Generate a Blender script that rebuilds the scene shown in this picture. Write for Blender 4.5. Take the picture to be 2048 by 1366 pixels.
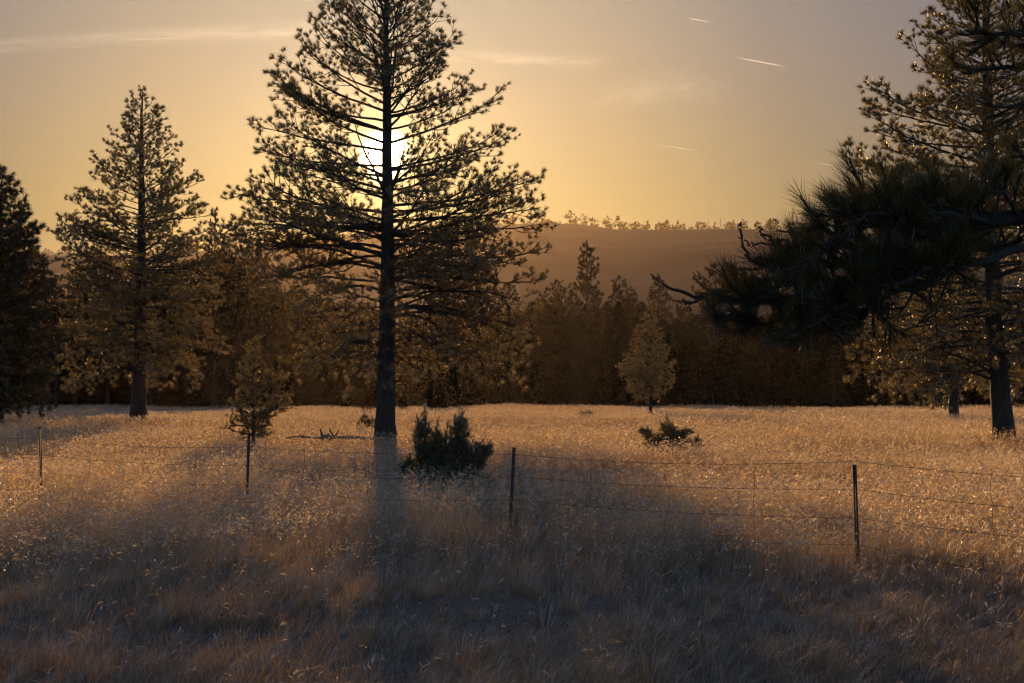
import bpy, math, random
import numpy as np
from math import radians as R, pi, sin, cos

for o in list(bpy.data.objects):
    bpy.data.objects.remove(o, do_unlink=True)
scene = bpy.context.scene
COL = scene.collection

# ------------------------------------------------------------------ camera
FPX = 2844.0                      # focal length in photo pixels (2048 wide)
CAM_H = 1.7
PITCH = math.atan((790 - 683) / FPX)
cam_d = bpy.data.cameras.new("camera")
cam = bpy.data.objects.new("camera", cam_d)
COL.objects.link(cam)
cam.location = (0, 0, CAM_H)
cam.rotation_euler = (pi / 2 + PITCH, 0, 0)
cam_d.sensor_width = 36
cam_d.lens = FPX / 2048 * 36
cam_d.clip_start = 0.1
cam_d.clip_end = 40000
scene.camera = cam


def at(px, py, Y):
    """world point seen at photo pixel (px,py) at forward distance Y"""
    u = (px - 1024) / FPX
    v = (683 - py) / FPX
    c, s = cos(PITCH), sin(PITCH)
    dx, dy, dz = u, c - v * s, s + v * c
    t = Y / dy
    return np.array((dx * t, Y, CAM_H + dz * t))


# ------------------------------------------------------------------ sun + sky
_sd = at(772, 312, 1.0) - np.array((0, 0, CAM_H))
SUN_DIR = _sd / np.linalg.norm(_sd)
SUN_EL = math.asin(SUN_DIR[2])
SUN_AZ = math.atan2(SUN_DIR[0], SUN_DIR[1])       # from +Y towards +X
SUN_STRENGTH = 5.0
SKY_STRENGTH = 0.14
EXPOSURE = 0.0
HAZE_DENSITY = 0.19e-4

sun_d = bpy.data.lights.new("sun", 'SUN')
sun = bpy.data.objects.new("sun", sun_d)
COL.objects.link(sun)
sun_d.energy = SUN_STRENGTH
sun_d.angle = R(0.55)
sun_d.color = (1.0, 0.61, 0.25)
from mathutils import Vector, Matrix
sun.rotation_euler = Vector(SUN_DIR).to_track_quat('Z', 'Y').to_euler()
sun.location = (0, 0, 30)

world = bpy.data.worlds.new("World")
scene.world = world
world.use_nodes = True


class NT:
    """tiny node-building helper"""
    def __init__(self, tree):
        self.t = tree
        self.n = tree.nodes
        self.l = tree.links

    def node(self, kind, **kw):
        nd = self.n.new(kind)
        for k, v in kw.items():
            setattr(nd, k, v)
        return nd

    def put(self, sock, val):
        if isinstance(val, bpy.types.NodeSocket):
            self.l.new(val, sock)
        else:
            sock.default_value = val

    def m(self, op, a, b=None, c=None, clamp=False):
        nd = self.node('ShaderNodeMath', operation=op, use_clamp=clamp)
        self.put(nd.inputs[0], a)
        if b is not None:
            self.put(nd.inputs[1], b)
        if c is not None:
            self.put(nd.inputs[2], c)
        return nd.outputs[0]

    def mix(self, f, a, b, blend='MIX'):
        nd = self.node('ShaderNodeMix', data_type='RGBA', blend_type=blend)
        self.put(nd.inputs[0], f)
        self.put(nd.inputs[6], a)
        self.put(nd.inputs[7], b)
        return nd.outputs[2]

    def ramp(self, f, stops):
        nd = self.node('ShaderNodeValToRGB')
        el = nd.color_ramp.elements
        while len(el) > 1:
            el.remove(el[-1])
        el[0].position, el[0].color = stops[0][0], (*stops[0][1], 1)
        for p, c in stops[1:]:
            e = el.new(p)
            e.color = (*c, 1)
        self.put(nd.inputs[0], f)
        return nd.outputs[0]

    def noise(self, vec, scale, detail=2, rough=0.5, dist=0.0):
        nd = self.node('ShaderNodeTexNoise')
        nd.inputs['Scale'].default_value = scale
        nd.inputs['Detail'].default_value = detail
        nd.inputs['Roughness'].default_value = rough
        nd.inputs['Distortion'].default_value = dist
        if vec is not None:
            self.l.new(vec, nd.inputs['Vector'])
        return nd.outputs['Fac']

    def step(self, x, lo, hi):
        nd = self.node('ShaderNodeMapRange', interpolation_type='SMOOTHSTEP')
        self.put(nd.inputs[0], x)
        nd.inputs[1].default_value = lo
        nd.inputs[2].default_value = hi
        return nd.outputs[0]


def build_world():
    wt = world.node_tree
    wt.nodes.clear()
    g = NT(wt)
    out = g.node('ShaderNodeOutputWorld')
    bg = g.node('ShaderNodeBackground')
    sky = g.node('ShaderNodeTexSky', sky_type='NISHITA')
    sky.sun_disc = False
    sky.sun_elevation = SUN_EL
    sky.sun_rotation = SUN_AZ
    sky.altitude = 2100
    sky.air_density = 1.0
    sky.dust_density = 3.0
    sky.ozone_density = 1.0
    tc = g.node('ShaderNodeTexCoord')
    sep = g.node('ShaderNodeSeparateXYZ')
    g.l.new(tc.outputs['Generated'], sep.inputs[0])
    X, Y, Z = sep.outputs
    # angle from the sun, in degrees
    dot = g.node('ShaderNodeVectorMath', operation='DOT_PRODUCT')
    g.l.new(tc.outputs['Generated'], dot.inputs[0])
    dot.inputs[1].default_value = tuple(SUN_DIR)
    ang = g.m('MULTIPLY', g.m('ARCCOSINE', g.m('MINIMUM', dot.outputs['Value'], 0.999999)), 57.2958)
    el = g.m('MULTIPLY', g.m('ARCSINE', Z), 57.2958)
    az = g.m('MULTIPLY', g.m('ARCTAN2', X, Y), 57.2958)
    # dusty dawn air round the sun, fading to the clear blue sky away from it
    dust = g.ramp(g.m('DIVIDE', ang, 60.0), [
        (0.00, (0.70, 0.58, 0.34)), (0.11, (0.50, 0.43, 0.285)), (0.153, (0.475, 0.39, 0.25)),
        (0.26, (0.32, 0.27, 0.205)), (0.40, (0.215, 0.19, 0.18)), (0.70, (0.10, 0.12, 0.16)), (1.0, (0.06, 0.08, 0.12))])
    # low air is more orange, high air greyer
    lift = g.ramp(g.m('DIVIDE', el, 30.0), [
        (0.0, (1.1, 0.88, 0.50)), (0.25, (1.04, 0.97, 0.66)), (0.42, (0.97, 0.96, 1.0)), (0.5, (0.93, 0.97, 1.12)), (1.0, (0.72, 0.86, 1.2))])
    dust = g.mix(1.0, dust, lift, 'MULTIPLY')
    w = g.step(ang, 58.0, 24.0)
    # aureole
    au1 = g.m('MULTIPLY', g.m('EXPONENT', g.m('MULTIPLY', g.m('POWER', g.m('DIVIDE', ang, 0.50), 2.0), -1.0)), 90.0)
    au2 = g.m('MULTIPLY', g.m('EXPONENT', g.m('DIVIDE', ang, -1.3)), 1.2)
    au = g.m('ADD', au1, au2)
    # thin cirrus streaks
    def streak(a0, e0, a1, e1, wid, amp, seed, lim=True):
        ln = math.hypot(a1 - a0, e1 - e0)
        ux, uy = (a1 - a0) / ln, (e1 - e0) / ln
        da, de = g.m('SUBTRACT', az, a0), g.m('SUBTRACT', el, e0)
        along = g.m('DIVIDE', g.m('ADD', g.m('MULTIPLY', da, ux), g.m('MULTIPLY', de, uy)), ln)
        perp = g.m('ADD', g.m('MULTIPLY', da, -uy), g.m('MULTIPLY', de, ux))
        cmb = g.node('ShaderNodeCombineXYZ')
        g.put(cmb.inputs[0], g.m('MULTIPLY', along, 2.2)); g.put(cmb.inputs[1], g.m('MULTIPLY', perp, 1.4)); cmb.inputs[2].default_value = seed
        n = g.noise(cmb.outputs[0], 1.6, 6, 0.62, 0.6)
        p2 = g.m('ADD', perp, g.m('MULTIPLY', g.m('SUBTRACT', n, 0.5), wid * 1.6))
        core = g.m('EXPONENT', g.m('MULTIPLY', g.m('POWER', g.m('ABSOLUTE', g.m('DIVIDE', p2, wid)), 2.0), -1.0))
        ends = g.m('MULTIPLY', g.step(along, -0.05, 0.35), g.step(along, 1.05, 0.7))
        tex = g.m('ADD', 0.35, g.m('MULTIPLY', g.step(n, 0.35, 0.65), 0.9))
        front = g.step(Y, 0.0, 0.2)
        return g.m('MULTIPLY', g.m('MULTIPLY', core, ends), g.m('MULTIPLY', g.m('MULTIPLY', tex, front), amp))

    def ae(px, py):
        d = at(px, py, 1.0) - np.array((0, 0, CAM_H)); d = d / np.linalg.norm(d)
        return math.degrees(math.atan2(d[0], d[1])), math.degrees(math.asin(d[2]))
    a0, b0 = ae(-500, 112), ae(330, 66)
    a1, b1 = ae(120, 78), ae(860, 38)
    a2, b2 = ae(860, 108), ae(1240, 124)
    a3, b3 = ae(1160, 205), ae(1420, 150)
    a4, b4 = ae(1220, 190), ae(1480, 175)
    cl = g.m('ADD', streak(*a0, *b0, 0.22, 0.75, 1.0), streak(*a1, *b1, 0.26, 1.0, 4.0))
    cl = g.m('ADD', cl, streak(*a2, *b2, 0.22, 0.8, 9.0))
    cl = g.m('ADD', cl, g.m('ADD', streak(*a3, *b3, 0.5, 0.28, 15.0), streak(*a4, *b4, 0.45, 0.22, 21.0)))
    nish = g.mix(1.0, sky.outputs[0], (SKY_STRENGTH * .85, SKY_STRENGTH * .96, SKY_STRENGTH * 1.22, 1), 'MULTIPLY')
    base = g.mix(w, nish, dust)
    auc = g.node('ShaderNodeMix', data_type='RGBA', blend_type='MULTIPLY'); auc.inputs[0].default_value = 1
    auc.inputs[6].default_value = (1.0, 0.74, 0.36, 1)
    g.l.new(au, auc.inputs[7])
    s1 = g.mix(1.0, base, auc.outputs[2], 'ADD')
    clc = g.node('ShaderNodeMix', data_type='RGBA', blend_type='MULTIPLY'); clc.inputs[0].default_value = 1
    clc.inputs[6].default_value = (0.17, 0.135, 0.09, 1)
    g.l.new(cl, clc.inputs[7])
    s2 = g.mix(1.0, s1, clc.outputs[2], 'ADD')
    g.l.new(s2, bg.inputs[0])
    bg.inputs[1].default_value = 1.0
    g.l.new(bg.outputs[0], out.inputs[0])


build_world()
world.cycles.sampling_method = 'MANUAL'
world.cycles.sample_map_resolution = 1024

# ------------------------------------------------------------------ render settings
scene.render.engine = 'CYCLES'
scene.view_settings.view_transform = 'Standard'
scene.view_settings.look = 'None'
scene.view_settings.exposure = EXPOSURE
scene.view_settings.gamma = 1
cy = scene.cycles
cy.max_bounces = 5
cy.diffuse_bounces = 3
cy.glossy_bounces = 2
cy.transmission_bounces = 4
cy.transparent_max_bounces = 6
cy.volume_bounces = 0
cy.caustics_reflective = False
cy.caustics_refractive = False
cy.sample_clamp_indirect = 4
cy.sample_clamp_direct = 25.0
cy.use_denoising = True
cy.filter_width = 1.3

# ------------------------------------------------------------------ materials


def new_mat(name):
    m = bpy.data.materials.new(name)
    m.use_nodes = True
    m.node_tree.nodes.clear()
    return m, NT(m.node_tree)


def foliage_mat(name, dif, trans, gloss, rough, fd=0.4, fg=0.12, scale=1.0, var=0.5):
    """thin leaves: light scattered back, light passed through, and a waxy sheen"""
    m, g = new_mat(name)
    out = g.node('ShaderNodeOutputMaterial')
    tc = g.node('ShaderNodeTexCoord')
    n = g.noise(tc.outputs['Object'], scale, 3, 0.6)
    k = g.m('ADD', 1 - var, g.m('MULTIPLY', n, 2 * var))
    d = g.node('ShaderNodeBsdfDiffuse'); t = g.node('ShaderNodeBsdfTranslucent')
    gl = g.node('ShaderNodeBsdfAnisotropic')
    cd = g.mix(1.0, (*dif, 1), k, 'MULTIPLY'); ct = g.mix(1.0, (*trans, 1), k, 'MULTIPLY')
    g.l.new(cd, d.inputs[0]); g.l.new(ct, t.inputs[0])
    gl.inputs['Color'].default_value = (*gloss, 1); gl.inputs['Roughness'].default_value = rough
    m1 = g.node('ShaderNodeMixShader'); m1.inputs[0].default_value = fd
    g.l.new(t.outputs[0], m1.inputs[1]); g.l.new(d.outputs[0], m1.inputs[2])
    m2 = g.node('ShaderNodeMixShader')
    lw = g.node('ShaderNodeFresnel'); lw.inputs[0].default_value = 1.45
    g.l.new(g.m('MULTIPLY', lw.outputs[0], fg / 0.12, clamp=True), m2.inputs[0])
    g.l.new(m1.outputs[0], m2.inputs[1]); g.l.new(gl.outputs[0], m2.inputs[2])
    g.l.new(m2.outputs[0], out.inputs[0])
    return m


def bark_mat(name, c1, c2, scale=6.0):
    m, g = new_mat(name)
    out = g.node('ShaderNodeOutputMaterial')
    b = g.node('ShaderNodeBsdfPrincipled')
    tc = g.node('ShaderNodeTexCoord')
    mp = g.node('ShaderNodeMapping'); mp.inputs['Scale'].default_value = (1, 1, 0.22)
    g.l.new(tc.outputs['Object'], mp.inputs[0])
    n = g.noise(mp.outputs[0], scale, 6, 0.7, 0.4)
    v = g.node('ShaderNodeTexVoronoi'); v.inputs['Scale'].default_value = scale * 1.6
    g.l.new(mp.outputs[0], v.inputs['Vector'])
    f = g.m('MULTIPLY', n, g.m('ADD', 0.5, v.outputs['Distance']))
    c = g.ramp(f, [(0.2, c1), (0.65, c2)])
    g.l.new(c, b.inputs['Base Color'])
    b.inputs['Roughness'].default_value = 0.9
    bp = g.node('ShaderNodeBump'); bp.inputs['Strength'].default_value = 0.8; bp.inputs['Distance'].default_value = 0.03
    g.l.new(f, bp.inputs['Height']); g.l.new(bp.outputs[0], b.inputs['Normal'])
    g.l.new(b.outputs[0], out.inputs[0])
    return m


M_NEEDLE = foliage_mat('pine needles', (0.018, 0.025, 0.009), (0.185, 0.13, 0.020), (0.95, 0.80, 0.55), 0.42, 0.5, 0.15, 0.8)
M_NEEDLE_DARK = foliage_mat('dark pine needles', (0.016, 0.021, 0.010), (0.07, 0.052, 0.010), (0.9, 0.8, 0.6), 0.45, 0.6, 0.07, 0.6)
M_NEEDLE_FAR = foliage_mat('distant pine needles', (0.013, 0.017, 0.009), (0.016, 0.013, 0.004), (0.9, 0.85, 0.75), 0.5, 0.6, 0.012, 0.3)
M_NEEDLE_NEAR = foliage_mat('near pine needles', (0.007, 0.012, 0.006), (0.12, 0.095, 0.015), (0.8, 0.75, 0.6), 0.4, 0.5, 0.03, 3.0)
M_JUNIPER = foliage_mat('juniper sprays', (0.030, 0.038, 0.018), (0.42, 0.30, 0.09), (0.9, 0.85, 0.75), 0.4, 0.45, 0.13, 4.0)
M_BARK = bark_mat('pine bark', (0.012, 0.008, 0.006), (0.05, 0.032, 0.022))
M_TWIG = bark_mat('twig bark', (0.02, 0.013, 0.009), (0.06, 0.04, 0.027), 20)
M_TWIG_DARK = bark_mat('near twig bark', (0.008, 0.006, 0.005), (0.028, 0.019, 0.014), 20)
M_DEAD = bark_mat('weathered dead wood', (0.04, 0.032, 0.025), (0.16, 0.13, 0.10), 20)


def grass_mat():
    m, g = new_mat('dry meadow grass')
    out = g.node('ShaderNodeOutputMaterial')
    at_ = g.node('ShaderNodeAttribute', attribute_name='tone')
    k = at_.outputs['Fac']
    cd = g.ramp(k, [(0.0, (0.12, 0.095, 0.075)), (0.5, (0.27, 0.215, 0.17)), (0.85, (0.42, 0.34, 0.26)), (1.0, (0.42, 0.33, 0.24))])
    ct = g.ramp(k, [(0.0, (0.13, 0.075, 0.04)), (0.5, (0.54, 0.32, 0.09)), (0.85, (0.76, 0.48, 0.16)), (1.0, (0.92, 0.66, 0.38))])
    d = g.node('ShaderNodeBsdfDiffuse'); t = g.node('ShaderNodeBsdfTranslucent')
    gl = g.node('ShaderNodeBsdfAnisotropic')
    g.l.new(cd, d.inputs[0]); g.l.new(ct, t.inputs[0])
    gl.inputs['Color'].default_value = (.7, 0.6, 0.5, 1); gl.inputs['Roughness'].default_value = 0.55
    m1 = g.node('ShaderNodeMixShader'); m1.inputs[0].default_value = 0.42
    g.l.new(t.outputs[0], m1.inputs[1]); g.l.new(d.outputs[0], m1.inputs[2])
    m2 = g.node('ShaderNodeMixShader')
    lw = g.node('ShaderNodeFresnel'); lw.inputs[0].default_value = 1.4
    g.l.new(lw.outputs[0], m2.inputs[0])
    g.l.new(m1.outputs[0], m2.inputs[1]); g.l.new(gl.outputs[0], m2.inputs[2])
    g.l.new(m2.outputs[0], out.inputs[0])
    return m


M_GRASS = grass_mat()


def ground_mat():
    m, g = new_mat('dry soil and litter')
    out = g.node('ShaderNodeOutputMaterial')
    b = g.node('ShaderNodeBsdfPrincipled')
    tc = g.node('ShaderNodeTexCoord')
    n1 = g.noise(tc.outputs['Object'], 0.7, 5, 0.6)
    n2 = g.noise(tc.outputs['Object'], 14.0, 5, 0.7)
    c = g.ramp(g.m('ADD', g.m('MULTIPLY', n1, 0.5), g.m('MULTIPLY', n2, 0.5)), [(0.35, (0.06, 0.045, 0.035)), (0.6, (0.17, 0.125, 0.085))])
    g.l.new(c, b.inputs['Base Color']); b.inputs['Roughness'].default_value = 1.0
    bp = g.node('ShaderNodeBump'); bp.inputs['Strength'].default_value = 0.7; bp.inputs['Distance'].default_value = 0.05
    g.l.new(n2, bp.inputs['Height']); g.l.new(bp.outputs[0], b.inputs['Normal'])
    g.l.new(b.outputs[0], out.inputs[0])
    return m


def plain_mat(name, c1, c2, rough, metal=0.0, scale=30):
    m, g = new_mat(name)
    out = g.node('ShaderNodeOutputMaterial')
    b = g.node('ShaderNodeBsdfPrincipled')
    tc = g.node('ShaderNodeTexCoord')
    n = g.noise(tc.outputs['Object'], scale, 5, 0.65)
    g.l.new(g.ramp(n, [(0.35, c1), (0.65, c2)]), b.inputs['Base Color'])
    b.inputs['Roughness'].default_value = rough; b.inputs['Metallic'].default_value = metal
    g.l.new(b.outputs[0], out.inputs[0])
    return m


M_GROUND = ground_mat()
M_HILL = plain_mat('forested hillside', (0.012, 0.013, 0.008), (0.018, 0.017, 0.010), 1.0, 0, 0.004)
M_POST = plain_mat('rusty painted steel', (0.03, 0.022, 0.018), (0.075, 0.045, 0.03), 0.7, 0.2, 18)
M_WIRE = plain_mat('rusty wire', (0.05, 0.035, 0.025), (0.12, 0.075, 0.045), 0.6, 0.5, 40)
M_CONE = plain_mat('pine cone scales', (0.05, 0.03, 0.018), (0.12, 0.07, 0.04), 0.8, 0, 60)

# ------------------------------------------------------------------ mesh helpers


def make_mesh(name, verts, faces_list, mat, smooth=False, attr=None):
    """verts (n,3); faces_list: list of (m,k) index arrays"""
    me = bpy.data.meshes.new(name)
    verts = np.asarray(verts, dtype=np.float32)
    faces_list = [np.asarray(f, dtype=np.int32) for f in faces_list if len(f)]
    me.vertices.add(len(verts))
    me.vertices.foreach_set('co', verts.ravel())
    loops = np.concatenate([f.ravel() for f in faces_list])
    tot = np.concatenate([np.full(len(f), f.shape[1], dtype=np.int32) for f in faces_list])
    start = np.concatenate([[0], np.cumsum(tot)[:-1]]).astype(np.int32)
    me.loops.add(len(loops))
    me.loops.foreach_set('vertex_index', loops)
    me.polygons.add(len(tot))
    me.polygons.foreach_set('loop_start', start)
    me.polygons.foreach_set('loop_total', tot)
    if smooth:
        me.polygons.foreach_set('use_smooth', np.ones(len(tot), dtype=bool))
    if attr is not None:
        a = me.attributes.new('tone', 'FLOAT', 'POINT')
        a.data.foreach_set('value', np.asarray(attr, dtype=np.float32))
    me.update(calc_edges=True)
    me.materials.append(mat)
    return me


def obj(name, me, parent=None, loc=(0, 0, 0)):
    o = bpy.data.objects.new(name, me)
    COL.objects.link(o)
    o.location = loc
    if parent is not None:
        o.parent = parent
    return o


def tag(o, label=None, cat=None, group=None, kind=None):
    if label: o['label'] = label
    if cat: o['category'] = cat
    if group: o['group'] = group
    if kind: o['kind'] = kind
    return o


def thing(name, label, cat, loc, group=None, rz=0.0):
    e = bpy.data.objects.new(name, None)
    COL.objects.link(e)
    e.location = tuple(float(v) for v in loc)
    e.rotation_euler = (0, 0, rz)
    e.empty_display_size = 0.3
    return tag(e, label, cat, group)


def norm(v):
    v = np.asarray(v, dtype=float)
    return v / (np.linalg.norm(v, axis=-1, keepdims=True) + 1e-12)


class Wood:
    """collects tapered tubes, builds them in one vectorised pass"""
    def __init__(self):
        self.items = {}

    def add(self, pts, rad, sides=4):
        pts = np.asarray(pts, float); rad = np.asarray(rad, float)
        self.items.setdefault((len(pts), sides), []).append((pts, rad))

    def mesh(self, name, mat, rough=None):
        V, F, off = [], [], 0
        for (n, s), L in self.items.items():
            P = np.stack([a for a, _ in L]); Rr = np.stack([b for _, b in L])
            T = np.empty_like(P)
            T[:, 1:-1] = P[:, 2:] - P[:, :-2]; T[:, 0] = P[:, 1] - P[:, 0]; T[:, -1] = P[:, -1] - P[:, -2]
            T = norm(T)
            t0 = norm(P[:, -1] - P[:, 0])
            ref = np.where(np.abs(t0[:, 2:3]) > 0.8, np.array([[1.0, 0.13, 0]]), np.array([[0, 0.1, 1.0]]))
            U = norm(np.cross(T, ref[:, None, :])); W = np.cross(T, U)
            a = np.arange(s) / s * 2 * pi
            ring = (U[:, :, None, :] * np.cos(a)[None, None, :, None] + W[:, :, None, :] * np.sin(a)[None, None, :, None])
            r = Rr[:, :, None, None]
            if rough is not None and s >= 10:
                rn = np.random.RandomState(5).uniform(1 - rough, 1 + rough, (len(L), n, s, 1))
                r = r * rn
            vv = P[:, :, None, :] + ring * r
            k = len(L)
            V.append(vv.reshape(-1, 3))
            idx = off + np.arange(k * n * s).reshape(k, n, s)
            nx = np.roll(idx, -1, axis=2)
            q = np.stack([idx[:, :-1], nx[:, :-1], nx[:, 1:], idx[:, 1:]], axis=-1).reshape(-1, 4)
            F.append(q)
            off += k * n * s
        return make_mesh(name, np.concatenate(V), F, mat, smooth=True)


class Tufts:
    def __init__(self):
        self.p, self.d, self.s = [], [], []

    def add(self, p, d, s):
        self.p.append(p); self.d.append(d); self.s.append(s)

    def mesh(self, name, mat, n, length, width, spread, stub, seed, up=0.0, bent=False):
        rng = np.random.RandomState(seed)
        P = np.asarray(self.p); D = norm(self.d); S = np.asarray(self.s)
        P = np.repeat(P, n, 0); D = np.repeat(D, n, 0); S = np.repeat(S, n)
        m = len(P)
        rnd = norm(rng.normal(size=(m, 3)))
        nd = norm(D + rnd * spread + np.array((0, 0, up)))
        base = P - D * (rng.rand(m, 1) * stub) * S[:, None]
        L = (length * S * rng.uniform(0.72, 1.1, m))[:, None]
        side = norm(np.cross(nd, norm(rng.normal(size=(m, 3))))) * (width * 0.5)
        if not bent:
            V = np.stack([base - side, base + side, base + nd * L], 1).reshape(-1, 3)
            F = np.arange(m * 3).reshape(m, 3)
            return make_mesh(name, V, [F], mat)
        sag = norm(nd + np.array((0, 0, -0.12)) + rnd * 0.05)
        mid = base + nd * L * 0.5
        tip = mid + sag * L * 0.5
        V = np.stack([base - side * .7, base + side * .7, mid - side, mid + side, tip], 1).reshape(-1, 3)
        i = np.arange(m)[:, None] * 5
        return make_mesh(name, V, [i + np.array([[0, 1, 3, 2]]), i + np.array([[2, 3, 4]])], mat)


def bez(p0, p1, p2, p3, n):
    t = np.linspace(0, 1, n)[:, None]
    return (1 - t) ** 3 * p0 + 3 * (1 - t) ** 2 * t * p1 + 3 * (1 - t) * t * t * p2 + t ** 3 * p3


# ------------------------------------------------------------------ pine builder


def pine_parts(seed, H, r0, limbs, wood, tw, tufts, lean=lambda z: (0.0, 0.0), det=1.0, secsp=0.30, tersp=0.22,
               bare=0.28, tsize=1.0, trunk_sides=14, minlen=0.12, stubs=0, base_z=-0.3, seclen=1.0, leader=True):
    """limbs: list of (attach_z, tip_z, azimuth, radius, style). wood: trunk; tw: limbs; tufts: foliage"""
    rng = np.random.RandomState(seed)
    UP = np.array((0, 0, 1.0))

    def axis(z):
        lx, ly = lean(z)
        return np.array((lx, ly, z))

    def tr(z):
        f = max(0.0, 1 - z / H)
        return r0 * (0.06 + 0.94 * f ** 0.85) * (1 + 0.35 * math.exp(-max(z, 0) / (0.05 * H)))
    zs = np.concatenate([[base_z], np.linspace(0, H, 40)])
    wob = np.cumsum(rng.normal(0, 0.012 * r0 * 2, (41, 2)), 0)
    wob[:2] = 0
    pts = np.array([axis(z) for z in zs]); pts[:, :2] += wob
    wood.add(pts, [tr(z) for z in zs], trunk_sides)

    def axw(z):
        i = np.clip(z / H * 39 + 1, 1, 40)
        k = int(i); k2 = min(k + 1, 40); f = i - k
        w = wob[k] * (1 - f) + wob[k2] * f
        a = axis(z); a[:2] += w
        return a
    for (za, zt, az, rad, style) in limbs:
        e = np.array((sin(az), cos(az), 0.0))     # az measured from +Y; +X right
        p0 = axw(za)
        p3 = axis(zt) + e * rad
        rise = zt - za
        L = math.hypot(rad, rise)
        if style == 'up':      # rises then curves up to the tip
            p1 = p0 + e * rad * .40 + UP * rise * .25
            p2 = p0 + e * rad * .82 + UP * rise * .55
        elif style == 'arch':  # arches out then droops
            p1 = p0 + e * rad * .33 + UP * (max(rise, 0) + .13 * rad)
            p2 = p0 + e * rad * .72 + UP * (rise * .6 + .10 * rad)
        else:                  # level with a sag and upturned tip
            p1 = p0 + e * rad * .35 + UP * (rise * .35 + .05 * rad)
            p2 = p0 + e * rad * .75 + UP * (rise * .45 - .07 * rad)
        n = max(5, int(L / 0.45 * det) + 3)
        c = bez(p0, p1, p2, p3, n)
        wv = np.cumsum(rng.normal(0, 0.035 * L / n, (n, 3)) * 1.6, 0); wv[0] = 0
        c = c + wv
        rb = min(tr(za) * .42, 0.010 + 0.0085 * L)
        tt = np.linspace(0, 1, n)
        tw.add(c, rb * (1 - tt) ** .8 * .92 + 0.006, 6 if det >= 1 else 4)
        # secondary branches
        s = bare * rng.uniform(.6, 1.25)
        side = 1 if rng.rand() < .5 else -1
        while s < 1.0:
            x = s * (n - 1); k = min(int(x), n - 2); f = x - k
            p = c[k] * (1 - f) + c[k + 1] * f
            tan = norm(c[k + 1] - c[k])
            lat0 = norm(np.cross(tan, UP)) * side; rl = rng.normal(.25, .55); lat = lat0 * cos(rl) + norm(np.cross(lat0, tan)) * (sin(rl) * (1 if side < 0 else -1))
            side = -side
            a = R(rng.uniform(28, 62))
            d = norm(tan * cos(a) + lat * sin(a) + UP * rng.uniform(-.10, .35))
            ln = (0.36 * L * (1 - s) ** .65 * rng.uniform(.6, 1.15) + 0.28) * seclen
            ln = min(ln, 1.9)
            m = max(3, int(ln / .3) + 2)
            q = [p]
            dd = d.copy()
            for j in range(m - 1):
                dd = norm(dd + UP * rng.uniform(.02, .16) + rng.normal(0, .10, 3) + tan * .05)
                q.append(q[-1] + dd * ln / (m - 1))
            q = np.array(q)
            tw.add(q, np.linspace(min(rb * .5, .006 + .010 * ln), .004, m), 4 if det >= 1 else 3)
            tufts.add(q[-1], dd, tsize * rng.uniform(.85, 1.15))
            # twigs
            u = .22 * rng.uniform(.5, 1.6)
            sd = 1
            while u < ln:
                y = u / ln * (m - 1); k2 = min(int(y), m - 2); f2 = y - k2
                pp = q[k2] * (1 - f2) + q[k2 + 1] * f2
                t2 = norm(q[k2 + 1] - q[k2])
                l2 = norm(np.cross(t2, UP) * sd + rng.normal(0, .35, 3)); sd = -sd
                dr = norm(t2 * .75 + l2 * .75 + UP * rng.uniform(.0, .5))
                tl = rng.uniform(.8, 1.6) * minlen + .22 * (ln - u) * rng.uniform(.5, 1)
                e2 = pp + dr * tl * .6
                dr2 = norm(dr + UP * .25 + rng.normal(0, .15, 3))
                e3 = e2 + dr2 * tl * .5
                if det >= 1 or rng.rand() < det:
                    tw.add([pp, e2, e3], [.006, .0045, .0035], 3)
                tufts.add(e3, dr2, tsize * rng.uniform(.75, 1.15))
                if tl > .34:
                    d4 = norm(dr + norm(rng.normal(size=3)) * .8)
                    tufts.add(e2 + d4 * .08, d4, tsize * rng.uniform(.7, 1.0))
                u += tersp * rng.uniform(.6, 1.4)
            # step
            s += secsp / L * rng.uniform(.55, 1.45)
        tufts.add(c[-1], norm(c[-1] - c[-2]), tsize * 1.1)
    # leader
    if leader:
        for k in range(int(10 * det)):
            z = H * (1 - 0.035 * rng.rand() ** 1.2)
            az = rng.rand() * 2 * pi
            d = norm((cos(az) * .7, sin(az) * .7, .8))
            p = axw(z); e = p + d * rng.uniform(.05, .3)
            tw.add([p, e], [.01, .004], 3)
            tufts.add(e, d, tsize)
    # dead stubs low on the trunk
    for k in range(stubs):
        z = rng.uniform(.08, .4) * H; az = rng.rand() * 2 * pi
        d = norm((cos(az), sin(az), rng.uniform(-.3, .25)))
        p = axw(z); ln = rng.uniform(.4, 1.8)
        q = [p]
        for j in range(5):
            d = norm(d + rng.normal(0, .16, 3)); q.append(q[-1] + d * ln / 5)
        tw.add(q, np.linspace(.02, .004, 6), 4)
    return axw


def profile_limbs(rng, H, zlo, profL, profR, per_m, rise_fn, jit=.12):
    """fill limbs so their tips lie on the crown envelope. profL/profR: [(tip_z, radius)] low to high"""
    zl, rl = zip(*profL); zr, rr = zip(*profR)
    out = []
    z = zlo
    az = rng.rand() * 6.28
    while z < H * .985:
        az += 2.4 + rng.normal(0, .35)
        sx = sin(az)
        a = np.interp(z, zl, rl); b = np.interp(z, zr, rr)
        w = (sx + 1) / 2
        rad = (a * (1 - w) + b * w) * (1 + jit * .2 - jit * 2.2 * rng.rand() ** 1.6)
        fr = (z - zlo) / (H - zlo)
        t = rise_fn(fr)
        za = z - rad * math.tan(t + rng.normal(0, .07))
        za = max(za, zlo * .75, 0.5)
        if za > H * .97: za = H * .97
        style = 'up' if fr > .35 else ('sag' if rng.rand() < .5 else 'arch')
        out.append((za, z, az, max(rad, .15), style))
        z += rng.uniform(.6, 1.4) / per_m(fr)
    return out


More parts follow.
